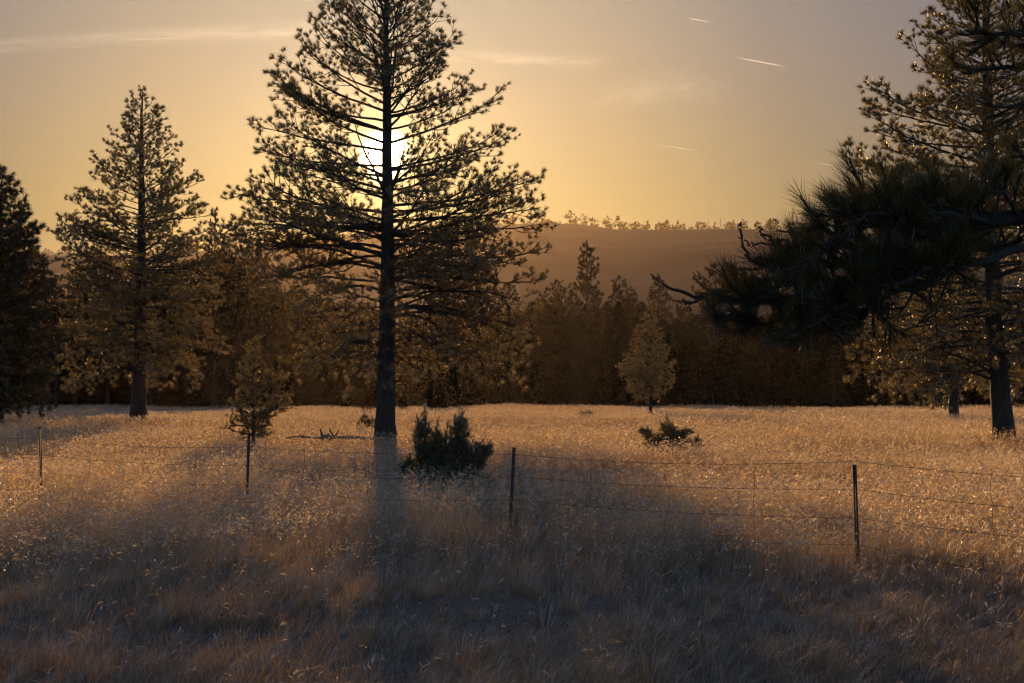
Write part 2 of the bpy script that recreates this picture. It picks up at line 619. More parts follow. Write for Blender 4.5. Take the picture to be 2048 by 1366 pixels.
# ------------------------------------------------------------------ ground
def smooth(x, a, b):
    t = np.clip((np.asarray(x, float) - a) / (b - a), 0, 1)
    return t * t * (3 - 2 * t)


_rg = np.random.RandomState(77)
_waves = [(_rg.uniform(-1, 1, 2) / w, _rg.uniform(0, 6.28), amp) for w, amp in
          [(9, .06), (6, .05), (3.1, .035), (2.2, .03), (1.3, .022), (.9, .018), (.7, .014), (.5, .01)] for _ in (0, 1)]


def gz(x, y):
    x = np.asarray(x, float); y = np.asarray(y, float)
    z = np.zeros(np.broadcast(x, y).shape)
    for k, ph, amp in _waves:
        z = z + amp * np.sin((k[0] * x + k[1] * y) * 3.0 + ph)
    z = z * (.55 + .6 * smooth(y, 16, 8)) * smooth(y, 260, 60)
    z = z + (.10 * np.sin(x * .11 + 1) + .08 * np.sin(x * .27 + y * .05) + .05 * np.sin(x * .6 + 2)) * smooth(y, 90, 150)
    z = z - 4.0 * smooth(y, 156, 240)
    return z


def build_ground():
    ys = np.concatenate([np.linspace(-900, -10, 12), np.arange(-9, 4, 1.0), np.arange(4, 26, .16), np.arange(26, 60, .5),
                         np.arange(60, 170, 2.0), np.geomspace(172, 2900, 60)])
    xs = np.concatenate([-np.geomspace(2450, 13, 44), np.arange(-12, 12, .16), np.geomspace(12, 2450, 44)])
    Xg, Yg = np.meshgrid(xs, ys)
    Zg = gz(Xg, Yg)
    V = np.stack([Xg, Yg, Zg], -1).reshape(-1, 3)
    ny, nx = Xg.shape
    i = np.arange(ny * nx).reshape(ny, nx)
    F = np.stack([i[:-1, :-1], i[:-1, 1:], i[1:, 1:], i[1:, :-1]], -1).reshape(-1, 4)
    tag(obj('ground', make_mesh('ground', V, [F], M_GROUND, True)), kind='structure')


build_ground()


# ------------------------------------------------------------------ value noise (numpy)
def vnoise(x, y, scale, seed):
    rs = np.random.RandomState(seed)
    N = 128
    T = rs.rand(N, N)
    u = np.asarray(x) / scale; v = np.asarray(y) / scale
    i = np.floor(u).astype(int); j = np.floor(v).astype(int)
    f = u - i; g_ = v - j
    f = f * f * (3 - 2 * f); g_ = g_ * g_ * (3 - 2 * g_)
    a = T[i % N, j % N]; b = T[(i + 1) % N, j % N]; c = T[i % N, (j + 1) % N]; d = T[(i + 1) % N, (j + 1) % N]
    return (a * (1 - f) + b * f) * (1 - g_) + (c * (1 - f) + d * f) * g_


# ------------------------------------------------------------------ grass
def build_grass():
    rng = np.random.RandomState(11)
    V, F4, F3, A = [], [], [], []
    off = 0

    def zone(y0, y1, dens, width, hmul, head, segs, margin, clump):
        nonlocal off
        hw = lambda y: .36 * y + margin
        area = (hw(y0) + hw(y1)) * (y1 - y0)
        n = int(area * dens)
        # trapezoid sampling
        u = rng.rand(n * 2); y = y0 + (y1 - y0) * rng.rand(n * 2)
        keep = rng.rand(n * 2) < hw(y) / hw(y1)
        y = y[keep][:n]; x = (rng.rand(len(y)) * 2 - 1) * hw(y)
        # tussocks: pull blades together
        if clump > 0:
            cs = .34
            cx = np.floor(x / cs); cy_ = np.floor(y / cs)
            h1 = np.sin(cx * 127.1 + cy_ * 311.7) * 43758.5453; h1 -= np.floor(h1)
            h2 = np.sin(cx * 269.5 + cy_ * 183.3) * 43758.5453; h2 -= np.floor(h2)
            tx = (cx + .2 + .6 * h1) * cs; ty = (cy_ + .2 + .6 * h2) * cs
            pull = clump * rng.rand(len(x)) ** .5 * (rng.rand(len(x)) < .75)
            x = x + (tx - x) * pull; y = y + (ty - y) * pull
        patch = vnoise(x, y, 1.7, 3) * .6 + vnoise(x, y, .6, 4) * .4
        big = vnoise(x, y, 9.0, 6)
        # thinner where the ground shows through as dark hollows
        k = rng.rand(len(x)) < np.clip(.08 + 2.1 * (patch - .24), .20 + .22 * smooth(y, 14, 10), 1)
        x, y, patch, big = x[k], y[k], patch[k], big[k]
        m = len(x)
        z = gz(x, y) - .01
        near = smooth(y, 15.5, 9.5)
        tall = (.13 + .30 * rng.rand(m) ** 1.8) * (.65 + .7 * patch) * (.8 + .4 * big)
        low = (.03 + .17 * rng.rand(m) ** 1.6) * (.15 + 1.75 * patch)
        h = (tall * (1 - near) + low * near) * hmul
        stalk = rng.rand(m) < head * (1 - .93 * near) * (.4 + 1.2 * vnoise(x, y, 3.2, 8))
        h = np.where(stalk, h * .6 + .29 * hmul * rng.uniform(.75, 1.25, m) * (1 - .35 * near), h)
        az = rng.rand(m) * 2 * pi
        bend = h * np.where(stalk, rng.uniform(.08, .35, m), rng.uniform(.15, .95, m) * (1 + 1.3 * near * rng.rand(m)))
        wind = .10
        bx = np.cos(az) * bend + wind * h; by = np.sin(az) * bend
        fa = rng.rand(m) * pi
        w = width * rng.uniform(.7, 1.3, m) * np.where(stalk, .6, 1)
        sx, sy = np.cos(fa) * w / 2, np.sin(fa) * w / 2
        tone = np.clip(.40 + .30 * (patch - .5) + .3 * (big - .5) + rng.normal(0, .14, m), 0, .9)
        P0 = np.stack([x, y, z], -1)
        S = np.stack([sx, sy, np.zeros(m)], -1)
        mid = P0 + np.stack([bx * .32, by * .32, h * .58], -1)
        tip = P0 + np.stack([bx, by, h * np.where(stalk, 1, .93)], -1)
        vv = np.stack([P0 - S, P0 + S, mid - S * .8, mid + S * .8, tip], 1).reshape(-1, 3)
        i = off + np.arange(m)[:, None] * 5
        V.append(vv); A.append(np.repeat(tone, 5))
        F4.append(i + np.array([[0, 1, 3, 2]])); F3.append(i + np.array([[2, 3, 4]]))
        off += m * 5
        # seed heads: slim drooping spikelets on the stalk tips
        idx = np.where(stalk)[0]
        for rep in range(3):
            q = idx if rep == 0 else idx[rng.rand(len(idx)) < .6]
            k2 = len(q)
            if not k2: continue
            T = tip[q] - (tip[q] - mid[q]) * (rng.rand(k2, 1) * .28 * rep)
            a = rng.rand(k2) * 2 * pi
            d = norm(np.stack([np.cos(a) * .7 + .25, np.sin(a) * .7, rng.uniform(-.3, 1.0, k2)], -1))
            ln = (rng.uniform(.035, .075, k2) * max(1, width / .0035) ** .35)[:, None]
            sd = norm(np.cross(d, norm(rng.normal(size=(k2, 3))))) * (max(.0034, width * .80) * rng.uniform(.7, 1.3, (k2, 1)))
            cm = T + d * ln * .45 + np.array((0, 0, .004))
            e = T + d * ln + np.array((0, 0, -.25)) * ln * .5
            vv = np.stack([T, cm - sd, e, cm + sd], 1).reshape(-1, 3)
            i = off + np.arange(k2)[:, None] * 4
            V.append(vv); A.append(np.repeat(np.clip(rng.normal(.95, .06, k2), 0, 1), 4))
            F4.append(i + np.array([[0, 1, 2, 3]]))
            off += k2 * 4
    # scattered tussocks: dense fans of longer dead blades
    nt = 1500
    ty_ = 7 + 45 * rng.rand(nt) ** 1.1; tx_ = (rng.rand(nt) * 2 - 1) * (.37 * ty_ + 1.5)
    tn = 110
    x = np.repeat(tx_, tn); y = np.repeat(ty_, tn); m = nt * tn
    sz = np.repeat(rng.uniform(.45, 1.15, nt), tn); toned = np.repeat(rng.uniform(.02, .6, nt), tn)
    a = rng.rand(m) * 2 * pi; r0_ = .09 * sz * rng.rand(m) ** .6
    x = x + np.cos(a) * r0_; y = y + np.sin(a) * r0_; z = gz(x, y) - .01
    h = sz * rng.uniform(.10, .34, m); out_ = h * rng.uniform(.2, 1.3, m)
    fa = rng.rand(m) * pi; w = np.maximum(.0022, .00017 * y) * rng.uniform(.7, 1.3, m)
    P0 = np.stack([x, y, z], -1); S = np.stack([np.cos(fa) * w, np.sin(fa) * w, np.zeros(m)], -1) * .5
    mid = P0 + np.stack([np.cos(a) * out_ * .3, np.sin(a) * out_ * .3, h * .62], -1)
    tip = P0 + np.stack([np.cos(a) * out_, np.sin(a) * out_, h * rng.uniform(.6, 1, m)], -1)
    V.append(np.stack([P0 - S, P0 + S, mid - S * .8, mid + S * .8, tip], 1).reshape(-1, 3)); A.append(np.repeat(np.clip(toned + rng.normal(0, .1, m), 0, .9), 5))
    i = off + np.arange(m)[:, None] * 5
    F4.append(i + np.array([[0, 1, 3, 2]])); F3.append(i + np.array([[2, 3, 4]]))
    off += m * 5
    zone(6.5, 12, 4300, .0022, .92, .035, 2, 1.2, .6)
    zone(12, 20, 2300, .0029, 1.0, .16, 2, 1.5, .5)
    zone(20, 32, 800, .005, 1.0, .20, 2, 2.0, .45)
    zone(32, 55, 320, .008, 1.0, .15, 2, 3.0, .4)
    zone(55, 95, 110, .014, 1.0, .16, 2, 5.0, .3)
    zone(95, 185, 42, .024, 1.0, .16, 2, 8.0, 0)
    me = make_mesh('meadow_grass', np.concatenate(V), [np.concatenate(F4), np.concatenate(F3)], M_GRASS, attr=np.concatenate(A))
    tag(obj('meadow_grass', me), 'dry golden grass with pale seed heads covering the meadow', 'grass', kind='stuff')
    print('grass verts', off)


build_grass()

# ------------------------------------------------------------------ hero pines
PXM = lambda Y: Y / FPX     # metres per photo pixel


def hero(seed, px, Y, H, r0, L, Rr, ylo, per_m, rise, explicit, label, lean_px=None, clear=None, nn=64, nw=.013, nl=.19, tsize=1.0,
         secsp=.30, tersp=.22, stubs=6, bare=.28, seclen=1.0, mat=None, jit=.12):
    rng = np.random.RandomState(seed)
    base = at(px, 790, Y); base[2] = float(gz(base[0], base[1]))
    k = PXM(Y)
    zof = lambda py: CAM_H + (790 - py) * k - base[2]
    profL = sorted((zof(y), d * k) for y, d in L)
    profR = sorted((zof(y), d * k) for y, d in Rr)
    lean = (lambda z: (0., 0.)) if lean_px is None else (lambda z: (float(np.interp(z, [zof(a) for a, _ in lean_px], [b * k for _, b in lean_px])), 0.))
    limbs = profile_limbs(rng, H, zof(ylo), profL, profR, per_m, rise, jit)
    for (ax_y, tx, ty, style, dp) in explicit:   # traced limbs: attach height, tip
        dx = (tx - px) * k
        rad = math.hypot(dx, dp)
        limbs.append((zof(ax_y), zof(ty), math.atan2(dx, dp), rad, style))
    wood, tw, tf = Wood(), Wood(), Tufts()
    if clear:      # gap cut into the crown's shape to stand in for the sun's glare
        cx, cz, cr = (clear[0] - px) * k, zof(clear[1]), clear[2] * k
        add0, wadd0 = tf.add, tw.add
        tf.add = lambda p, d, s_: None if math.hypot(p[0] - cx, p[2] - cz) < cr * 1.15 else add0(p, d, s_)
        tw.add = lambda P_, r_, sd=4: None if min(math.hypot((P_[a][0] * (1 - f) + P_[a + 1][0] * f) - cx, (P_[a][2] * (1 - f) + P_[a + 1][2] * f) - cz) for a in range(len(P_) - 1) for f in (0, .34, .67, 1)) < cr and (len(P_) < 7 or np.max(r_) < .02) else wadd0(P_, r_, sd)
        limbs = [l for l in limbs if not any(math.hypot(sin(l[2]) * l[3] * f - cx, l[0] + (l[1] - l[0]) * f ** 1.4 - cz) < cr * .62 for f in (.1, .16, .22))]
    pine_parts(seed + 1, H, r0, limbs, wood, tw, tf, lean, 1.0, secsp, tersp, bare, tsize, stubs=stubs, seclen=seclen)
    t = thing('pine_tree', label, 'pine tree', base)
    obj('trunk', wood.mesh('trunk', M_BARK, .07), t)
    obj('limbs', tw.mesh('limbs', M_TWIG), t)
    obj('crown', tf.mesh('crown', mat or M_NEEDLE, nn, nl, nw, .95, .09, seed + 2, up=.10), t)
    print(label[:30], 'limbs', len(limbs), 'tufts', len(tf.p))
    return t


# the big pine in front of the sun
hero(21, 771, 45.5, 16.4, .31,
     L=[(-140, 30), (-80, 105), (0, 132), (60, 165), (105, 192), (150, 245), (200, 225), (225, 175), (262, 262), (300, 235), (335, 215), (385, 310),
        (440, 312), (500, 288), (570, 270), (640, 225), (700, 160), (770, 200)],
     Rr=[(-140, 30), (-80, 85), (0, 102), (60, 135), (120, 172), (190, 235), (260, 262), (310, 215), (350, 255), (385, 300), (450, 300), (500, 312),
         (570, 305), (640, 285), (700, 280), (770, 268)],
     ylo=775, per_m=lambda f: 6.8 + 7.2 * f, rise=lambda f: R(-17 + 66 * f), clear=(772, 312, 46), jit=.09,
     explicit=[(262, 545, 150, 'up', -.5), (240, 560, 175, 'up', .6), (300, 520, 258, 'up', -.4), (330, 530, 300, 'up', .5), (425, 457, 388, 'up', -.3),
               (455, 462, 440, 'up', .6), (500, 480, 478, 'sag', -.5), (535, 510, 560, 'arch', .5), (610, 640, 605, 'arch', -.5), (690, 576, 755, 'arch', -.6),
               (720, 590, 765, 'arch', .8),
               (230, 945, 165, 'up', .4), (300, 1003, 195, 'up', -.3), (340, 1018, 262, 'up', .5), (410, 1062, 355, 'up', -.3), (440, 1075, 405, 'up', .4),
               (470, 1076, 440, 'up', .3), (520, 1086, 498, 'sag', .2), (555, 1080, 560, 'sag', -.6), (605, 1070, 620, 'arch', -.4), (640, 1058, 690, 'arch', .4),
               (690, 1050, 725, 'arch', -.4), (700, 1040, 765, 'arch', .6), (620, 930, 540, 'up', -.8)],
     label='tall pine in mid meadow with the sun burning through its crown', secsp=.25, tersp=.21, nn=62, nw=.0105, tsize=.90)

# left pine
hero(31, 277, 80.0, 18.9, .42,
     L=[(178, 6), (215, 35), (260, 62), (300, 92), (345, 98), (380, 122), (440, 165), (480, 175), (560, 165), (640, 170), (780, 150)],
     Rr=[(178, 8), (215, 45), (260, 62), (300, 85), (345, 110), (400, 128), (460, 175), (560, 180), (640, 160), (690, 178), (780, 155)],
     ylo=785, per_m=lambda f: 8.0 + 2 * f, rise=lambda f: R(-17 + 62 * f), explicit=[(470, 105, 462, 'sag', 0), (520, 112, 500, 'sag', 1)],
     label='bushy pine at left standing alone above the meadow edge', nn=46, nw=.020, nl=.22, secsp=.28, tersp=.25, bare=.22, stubs=3)

# right pine with a leaning trunk
hero(41, 2003, 45.0, 18.6, .31,
     L=[(-330, 20), (-100, 95), (-20, 130), (60, 146), (120, 120), (150, 190), (200, 222), (255, 208), (300, 275), (345, 262), (420, 285), (520, 285), (640, 290), (700, 292), (790, 270)],
     Rr=[(-330, 20), (-100, 110), (0, 150), (200, 220), (400, 290), (600, 300), (790, 280)],
     ylo=790, per_m=lambda f: 10.5 + 1.5 * f, rise=lambda f: R(-14 + 60 * f),
     explicit=[(200, 1845, 62, 'up', 0), (270, 1770, 165, 'up', -.4), (330, 1770, 215, 'up', .4), (390, 1714, 300, 'up', 0), (760, 1712, 705, 'arch', .5),
               (765, 1705, 770, 'arch', -.5)],
     label='tall right hand pine with a slightly leaning dark trunk', lean_px=[(880, 4), (650, -13), (300, -19), (-330, -22)], secsp=.27, tersp=.22, seclen=1.0)

# dark pine cut by the left edge
hero(51, -5, 72.0, 13.2, .3,
     L=[(340, 10), (400, 60), (600, 95), (830, 110)],
     Rr=[(340, 14), (365, 30), (420, 55), (470, 72), (520, 90), (600, 100), (700, 105), (780, 110), (832, 75)],
     ylo=828, per_m=lambda f: 13 - 3 * f, rise=lambda f: R(-12 + 55 * f), explicit=[],
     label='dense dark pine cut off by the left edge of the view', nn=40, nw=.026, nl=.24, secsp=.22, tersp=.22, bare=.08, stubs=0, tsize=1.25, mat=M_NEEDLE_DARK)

# second pine behind the right one
hero(61, 1908, 92.0, 15.5, .3,
     L=[(300, 20), (400, 90), (520, 130), (640, 160), (700, 170), (790, 165)], Rr=[(300, 20), (400, 90), (520, 130), (640, 150), (790, 150)],
     ylo=812, per_m=lambda f: 7 + 2 * f, rise=lambda f: R(-12 + 54 * f), explicit=[],
     label='slimmer pine behind the leaning right hand pine', nn=26, nw=.028, nl=.22, secsp=.34, tersp=.28, stubs=2)
# young pines
hero(71, 1301, 112.0, 8.9, .13,
     L=[(615, 4), (650, 22), (700, 42), (740, 68), (770, 60), (795, 35)], Rr=[(615, 4), (650, 12), (690, 30), (730, 50), (755, 52), (775, 40), (795, 18)],
     ylo=800, per_m=lambda f: 13 - 2 * f, rise=lambda f: R(5 + 50 * f), explicit=[],
     label='young rounded pine in front of the dark forest edge right of centre', nn=28, nw=.028, nl=.2, secsp=.26, tersp=.25, bare=.12, stubs=0)
hero(81, 507, 43.0, 3.3, .06,
     L=[(700, 3), (730, 18), (765, 42), (795, 58), (830, 46), (860, 54), (882, 30)], Rr=[(700, 3), (730, 20), (765, 44), (790, 74), (815, 60), (845, 42), (882, 30)],
     ylo=882, per_m=lambda f: 22 - 2 * f, rise=lambda f: R(10 + 46 * f), explicit=[(850, 452, 852, 'up', .1), (830, 582, 790, 'up', -.1), (800, 556, 748, 'up', .1)],
     label='small scruffy pinyon pine behind the second fence post', nn=56, nw=.009, nl=.105, secsp=.12, tersp=.10, tsize=1.05, bare=.14, stubs=3, seclen=.6, jit=.32)

# ------------------------------------------------------------------ near pine on the right (branches reach into view)


def near_pine():
    rng = np.random.RandomState(5)
    Y0 = 6.3
    base = np.array((3.9, 6.9, float(gz(3.9, 6.9))))
    t = thing('pine_tree', 'nearest pine, its dark long needled boughs reaching in from the right edge', 'pine tree', base)
    wood, tw, dead, tf, cones = Wood(), Wood(), Wood(), Tufts(), []
    zs = np.linspace(-.3, 9, 24)
    wood.add([(0.03 * sin(z), .02 * cos(z * 1.3), z) for z in zs], [.24 * (1 - z / 14) + .06 * math.exp(-max(z, 0) / .4) for z in zs], 16)

    def pp(px, py, Y):
        return at(px, py, Y) - base

    def line(pts, r0, r1, store=tw, n=None, sides=7):
        P = [pp(*p) for p in pts]
        # catmull-rom resample
        Q = []
        P2 = [2 * P[0] - P[1]] + P + [2 * P[-1] - P[-2]]
        for i in range(1, len(P2) - 2):
            for tt in np.linspace(0, 1, 5)[:-1]:
                a, b, c, d = P2[i - 1], P2[i], P2[i + 1], P2[i + 2]
                Q.append(.5 * ((2 * b) + (-a + c) * tt + (2 * a - 5 * b + 4 * c - d) * tt ** 2 + (-a + 3 * b - 3 * c + d) * tt ** 3))
        Q.append(P[-1]); Q = np.array(Q)
        Q[1:-1] += rng.normal(0, .006, Q[1:-1].shape)
        store.add(Q, np.linspace(r0, r1, len(Q)), sides)
        return Q

    def clothe(Q, s0, step, ln, upb, tsz=1.0, leftb=.0, depth=2):
        """side twigs ending in needle brushes along a limb"""
        seg = np.linalg.norm(np.diff(Q, axis=0), axis=1); cum = np.concatenate([[0], np.cumsum(seg)]); tot = cum[-1]
        s = s0 * tot
        step = step * 1.22
        while s < tot:
            k = min(np.searchsorted(cum, s) - 1, len(Q) - 2); k = max(k, 0)
            f = (s - cum[k]) / (seg[k] + 1e-9)
            p = Q[k] * (1 - f) + Q[k + 1] * f
            tan = norm(Q[k + 1] - Q[k])
            rv = norm(rng.normal(size=3))
            d = norm(tan * .65 + rv * .75 + np.array((-leftb, 0, upb)))
            L = ln * rng.uniform(.5, 1.25) * (1 - .45 * s / tot)
            q = [p]; dd = d
            for j in range(4):
                dd = norm(dd + np.array((-.03, 0, .10)) + rng.normal(0, .09, 3)); q.append(q[-1] + dd * L / 4)
            q = np.array(q)
            tw.add(q, np.linspace(.0065, .0035, 5), 5)
            tf.add(q[-1], dd, tsz * rng.uniform(.8, 1.15))
            if depth > 1:
                for r_ in range(2):
                    if rng.rand() < .8:
                        d3 = norm(dd + norm(rng.normal(size=3)) * .8 + np.array((0, 0, .15)))
                        b = q[rng.randint(1, 4)]; e = b + d3 * L * rng.uniform(.35, .7)
                        tw.add([b, (b + e) / 2 + rng.normal(0, .004, 3), e], [.0045, .004, .003], 4)
                        tf.add(e, d3, tsz * rng.uniform(.7, 1.1))
            s += step * rng.uniform(.5, 1.5)
        tf.add(Q[-1], norm(Q[-1] - Q[-2]), tsz)
    TR = 2800
    # thick upper limb
    A = line([(TR, 395, 6.9), (2300, 405, 6.7), (2060, 430, 6.4), (1950, 448, 6.3), (1850, 470, 6.2), (1740, 505, 6.1), (1640, 530, 6.0), (1560, 536, 5.9)], .052, .010, sides=9)
    clothe(A, .42, .036, .26, .3)
    # lower limb along the underside
    B = line([(2250, 420, 6.65), (2048, 490, 6.2), (1940, 530, 5.9), (1850, 565, 5.7), (1760, 600, 5.6), (1690, 640, 5.5), (1650, 665, 5.5)], .022, .006)
    clothe(B, .62, .07, .22, .35)
    for pts, s0, step, ln, up in [
        ([(1900, 458, 6.25), (1830, 445, 6.1), (1760, 430, 6.0), (1700, 430, 5.9), (1655, 440, 5.9)], .15, .05, .18, .75),
        ([(1980, 445, 6.3), (1930, 400, 6.5), (1880, 370, 6.7), (1830, 375, 6.8)], .2, .07, .17, .6),
        ([(2040, 430, 6.35), (2010, 390, 6.1), (1985, 375, 6.0)], .3, .08, .16, .5),
        ([(1850, 470, 6.2), (1760, 450, 5.7), (1690, 465, 5.5), (1650, 490, 5.4)], .1, .032, .26, .55),
        ([(1740, 505, 6.1), (1650, 490, 6.2), (1610, 485, 6.3), (1590, 478, 6.3)], .15, .05, .16, .65),
        ([(1800, 490, 6.1), (1700, 560, 5.8), (1620, 590, 5.6), (1540, 600, 5.5), (1500, 610, 5.5)], .1, .032, .26, .15),
        ([(1640, 530, 6.0), (1580, 560, 5.9), (1540, 580, 5.8), (1500, 592, 5.8)], .1, .038, .2, .1),
        ([(1700, 560, 5.8), (1620, 620, 5.7), (1560, 640, 5.6), (1500, 652, 5.5)], .2, .036, .22, .0),
        ([(1500, 610, 5.5), (1470, 630, 5.5), (1440, 645, 5.5)], .2, .03, .13, .1),
        ([(1620, 590, 5.6), (1560, 560, 5.7), (1510, 560, 5.8), (1480, 575, 5.8)], .2, .05, .12, .2),
        ([(1760, 600, 5.6), (1700, 610, 5.2), (1640, 640, 5.1), (1580, 665, 5.1)], .1, .035, .17, .1),
        ([(1850, 470, 6.2), (1800, 440, 5.5), (1740, 430, 5.3), (1700, 450, 5.2)], .1, .05, .2, .5),
        ([(1940, 530, 5.9), (1880, 540, 5.5), (1800, 560, 5.3), (1740, 590, 5.2)], .1, .04, .2, .2),
        ([(1980, 445, 6.3), (1900, 430, 5.8), (1840, 420, 5.6)], .1, .05, .2, .5),
        ([(1850, 565, 5.7), (1780, 560, 5.4), (1720, 570, 5.3), (1650, 600, 5.2)], .1, .034, .24, .2),
        ([(1940, 530, 5.9), (1900, 520, 6.5), (1830, 520, 6.9), (1760, 540, 7.2)], .1, .04, .28, .25),
        ([(2040, 480, 6.2), (1990, 500, 6.6), (1930, 500, 7.0)], .1, .045, .28, .3),
        ([(1760, 600, 5.6), (1720, 640, 5.5), (1690, 665, 5.5)], .3, .05, .14, -.1),
    ]:
        q = line(pts, .013, .006, sides=6)
        clothe(q, s0, step, ln, up)
    # hanging twigs under the limb
    for pts in [[(1690, 640, 5.5), (1660, 690, 5.5), (1625, 702, 5.5), (1602, 712, 5.5)], [(1775, 605, 5.6), (1772, 660, 5.6), (1765, 705, 5.6)],
                [(1900, 545, 5.8), (1880, 600, 5.8), (1850, 640, 5.8), (1800, 668, 5.8)], [(1860, 560, 5.7), (1858, 620, 5.7), (1835, 650, 5.7)],
                [(1612, 600, 5.6), (1602, 660, 5.6), (1570, 690, 5.6)]]:
        q = line(pts, .006, .003, sides=5)
    tf.add(pp(1604, 700, 5.5), norm((-.4, 0, -1)), .55); tf.add(pp(1645, 690, 5.5), norm((-.6, 0, -.5)), .7)
    tf.add(pp(1480, 660, 5.5), norm((-.9, 0, -.5)), .8); tf.add(pp(1455, 660, 5.4), norm((-1, 0, -.25)), .9)
    # bare dead twigs at the far left of the bough
    for pts, r in [([(1560, 588, 5.8), (1470, 598, 5.8), (1405, 597, 5.8), (1350, 578, 5.8), (1322, 562, 5.8), (1302, 548, 5.8)], .010),
                   ([(1530, 590, 5.8), (1490, 578, 5.8), (1465, 572, 5.8), (1440, 585, 5.8), (1400, 600, 5.8), (1381, 608, 5.8), (1365, 598, 5.8)], .0085),
                   ([(1470, 580, 5.8), (1440, 584, 5.8), (1400, 570, 5.8), (1392, 556, 5.8), (1387, 544, 5.8)], .0055),
                   ([(1420, 590, 5.8), (1390, 602, 5.8), (1350, 602, 5.8), (1332, 590, 5.8)], .005),
                   ([(1590, 520, 6.0), (1540, 535, 6.0), (1500, 540, 6.0), (1470, 535, 6.0), (1452, 525, 6.0)], .008),
                   ([(1600, 512, 6.0), (1540, 520, 6.0), (1500, 515, 6.0), (1487, 490, 6.0), (1483, 462, 6.0), (1482, 444, 6.0)], .0085),
                   ([(1620, 500, 6.0), (1560, 490, 6.0), (1510, 488, 6.0), (1488, 480, 6.0)], .007),
                   ([(1640, 505, 6.0), (1570, 485, 6.0), (1535, 475, 6.0), (1522, 462, 6.0), (1521, 452, 6.0)], .0065),
                   ([(1600, 470, 6.1), (1560, 462, 6.1), (1553, 445, 6.1), (1551, 440, 6.1)], .005)]:
        q = line(pts, r, r * .45, dead, sides=6)
        for k in range(2, len(q) - 1, 2):      # short knuckles where needles fell
            dead.add([q[k], q[k] + norm(rng.normal(size=3)) * .016], [r * .5, r * .25], 4)
    # upper right boughs
    for pts, s0, step, ln, up in [
        ([(2600, -40, 6.8), (2250, 30, 6.4), (2100, 60, 6.2), (2000, 70, 6.0), (1950, 60, 5.9)], .45, .045, .26, .1),
        ([(2500, 60, 6.8), (2200, 100, 6.6), (2060, 130, 6.5), (1980, 140, 6.4), (1925, 145, 6.3)], .45, .05, .28, .0),
        ([(2400, 120, 6.6), (2150, 180, 6.2), (2060, 205, 6.0), (2010, 215, 5.9)], .55, .06, .22, .0),
        ([(2300, -60, 6.0), (2120, -40, 5.9), (2040, -30, 5.8), (1980, -25, 5.8)], .5, .05, .24, -.1),
        ([(2700, 800, 6.6), (2300, 850, 5.8), (2150, 872, 5.4), (2090, 878, 5.2)], .80, .05, .10, .1),
        ([(2500, 330, 6.6), (2200, 330, 6.8), (2080, 320, 7.0), (2020, 315, 7.1)], .5, .06, .24, .3),
    ]:
        q = line(pts, .02, .006, sides=6)
        clothe(q, s0, step, ln, up)
    # a bough passing above the view whose tips just show at the top edge
    q = line([(2600, -420, 6.9), (2000, -330, 6.5), (1600, -240, 6.2), (1380, -160, 6.1), (1290, -90, 6.0), (1262, -60, 6.0)], .03, .005)
    tf.add(pp(1250, -66, 6.0), norm((-.25, 0, -.9)), .8); tf.add(pp(1270, -60, 6.0), norm((.1, 0, -1)), .75)
    clothe(q[:-4], .5, .12, .2, .5)
    obj('trunk', wood.mesh('trunk', M_BARK, .06), t)
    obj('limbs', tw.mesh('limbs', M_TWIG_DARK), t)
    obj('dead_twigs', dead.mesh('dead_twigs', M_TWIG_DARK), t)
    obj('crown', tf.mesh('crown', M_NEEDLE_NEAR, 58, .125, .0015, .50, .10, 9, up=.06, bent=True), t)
    print('near tufts', len(tf.p))


near_pine()

# ------------------------------------------------------------------ junipers and shrubs


def shrub(seed, px, Y, ybase, lobes, label, dens=900, stems=True, name='juniper_bush', cat='bush', nl=.05, nw=.009, group=None, mat=None, depth=.8, grow=1.0, lift=0, nn=16):
    """lobes: (px, py, rx, ry) ellipses in photo pixels, given a real depth"""
    rng = np.random.RandomState(seed)
    k = PXM(Y)
    base = at(px, ybase, Y); base[2] = float(gz(base[0], base[1]))
    t = thing(name, label, cat, base, group)
    wood, tf = Wood(), Tufts()
    for (lx, ly, rx, ry) in lobes:
        c = at(lx, ly - lift, Y) - base
        a, b = rx * k * grow, ry * k * grow
        c[1] = rng.uniform(-.25, .25) * a
        dp = max(a, min(b, .9 * a)) * depth
        if stems:
            s0 = np.array((c[0] * .12 + rng.normal(0, .03), c[1] * .2, -.05))
            e = c + np.array((0, 0, b * .55))
            cc = bez(s0, s0 + (c - s0) * .4 + np.array((0, 0, .08)), c - np.array((0, 0, b * .4)), e, 8)
            r = .018 + .02 * b
            wood.add(cc, np.linspace(r, .006, 8), 6)
        vol = a * b * dp * 4.2
        n = int(max(24, dens * (a * b) ** .5 * (a * b) ** .5 * 1.0 / (nl * 1.0) * .12))
        d = norm(rng.normal(size=(n, 3)))
        rr = rng.uniform(.25, 1.0, (n, 1)) ** .55
        bump = 1 + .34 * np.sin(d[:, :1] * 7 + seed) * np.cos(d[:, 2:3] * 6 + 1) + rng.normal(0, .07, (n, 1))
        P = c + d * rr * bump * np.array((a, dp, b))
        for i in range(n):
            dir_ = norm(d[i] * .7 + np.array((0, 0, .55)) + rng.normal(0, .25, 3))
            tf.add(P[i], dir_, rng.uniform(.7, 1.3))
            if stems and i % 5 == 0:
                q = c + (P[i] - c) * .35 - np.array((0, 0, b * .15))
                wood.add([q, (q + P[i]) / 2 + rng.normal(0, .01, 3), P[i]], [.006, .005, .003], 3)
    if stems:
        obj('stems', wood.mesh('stems', M_TWIG), t)
    obj('foliage', tf.mesh('foliage', mat or M_JUNIPER, nn, nl, nw, .75, .06, seed + 1, up=.15), t)
    return t


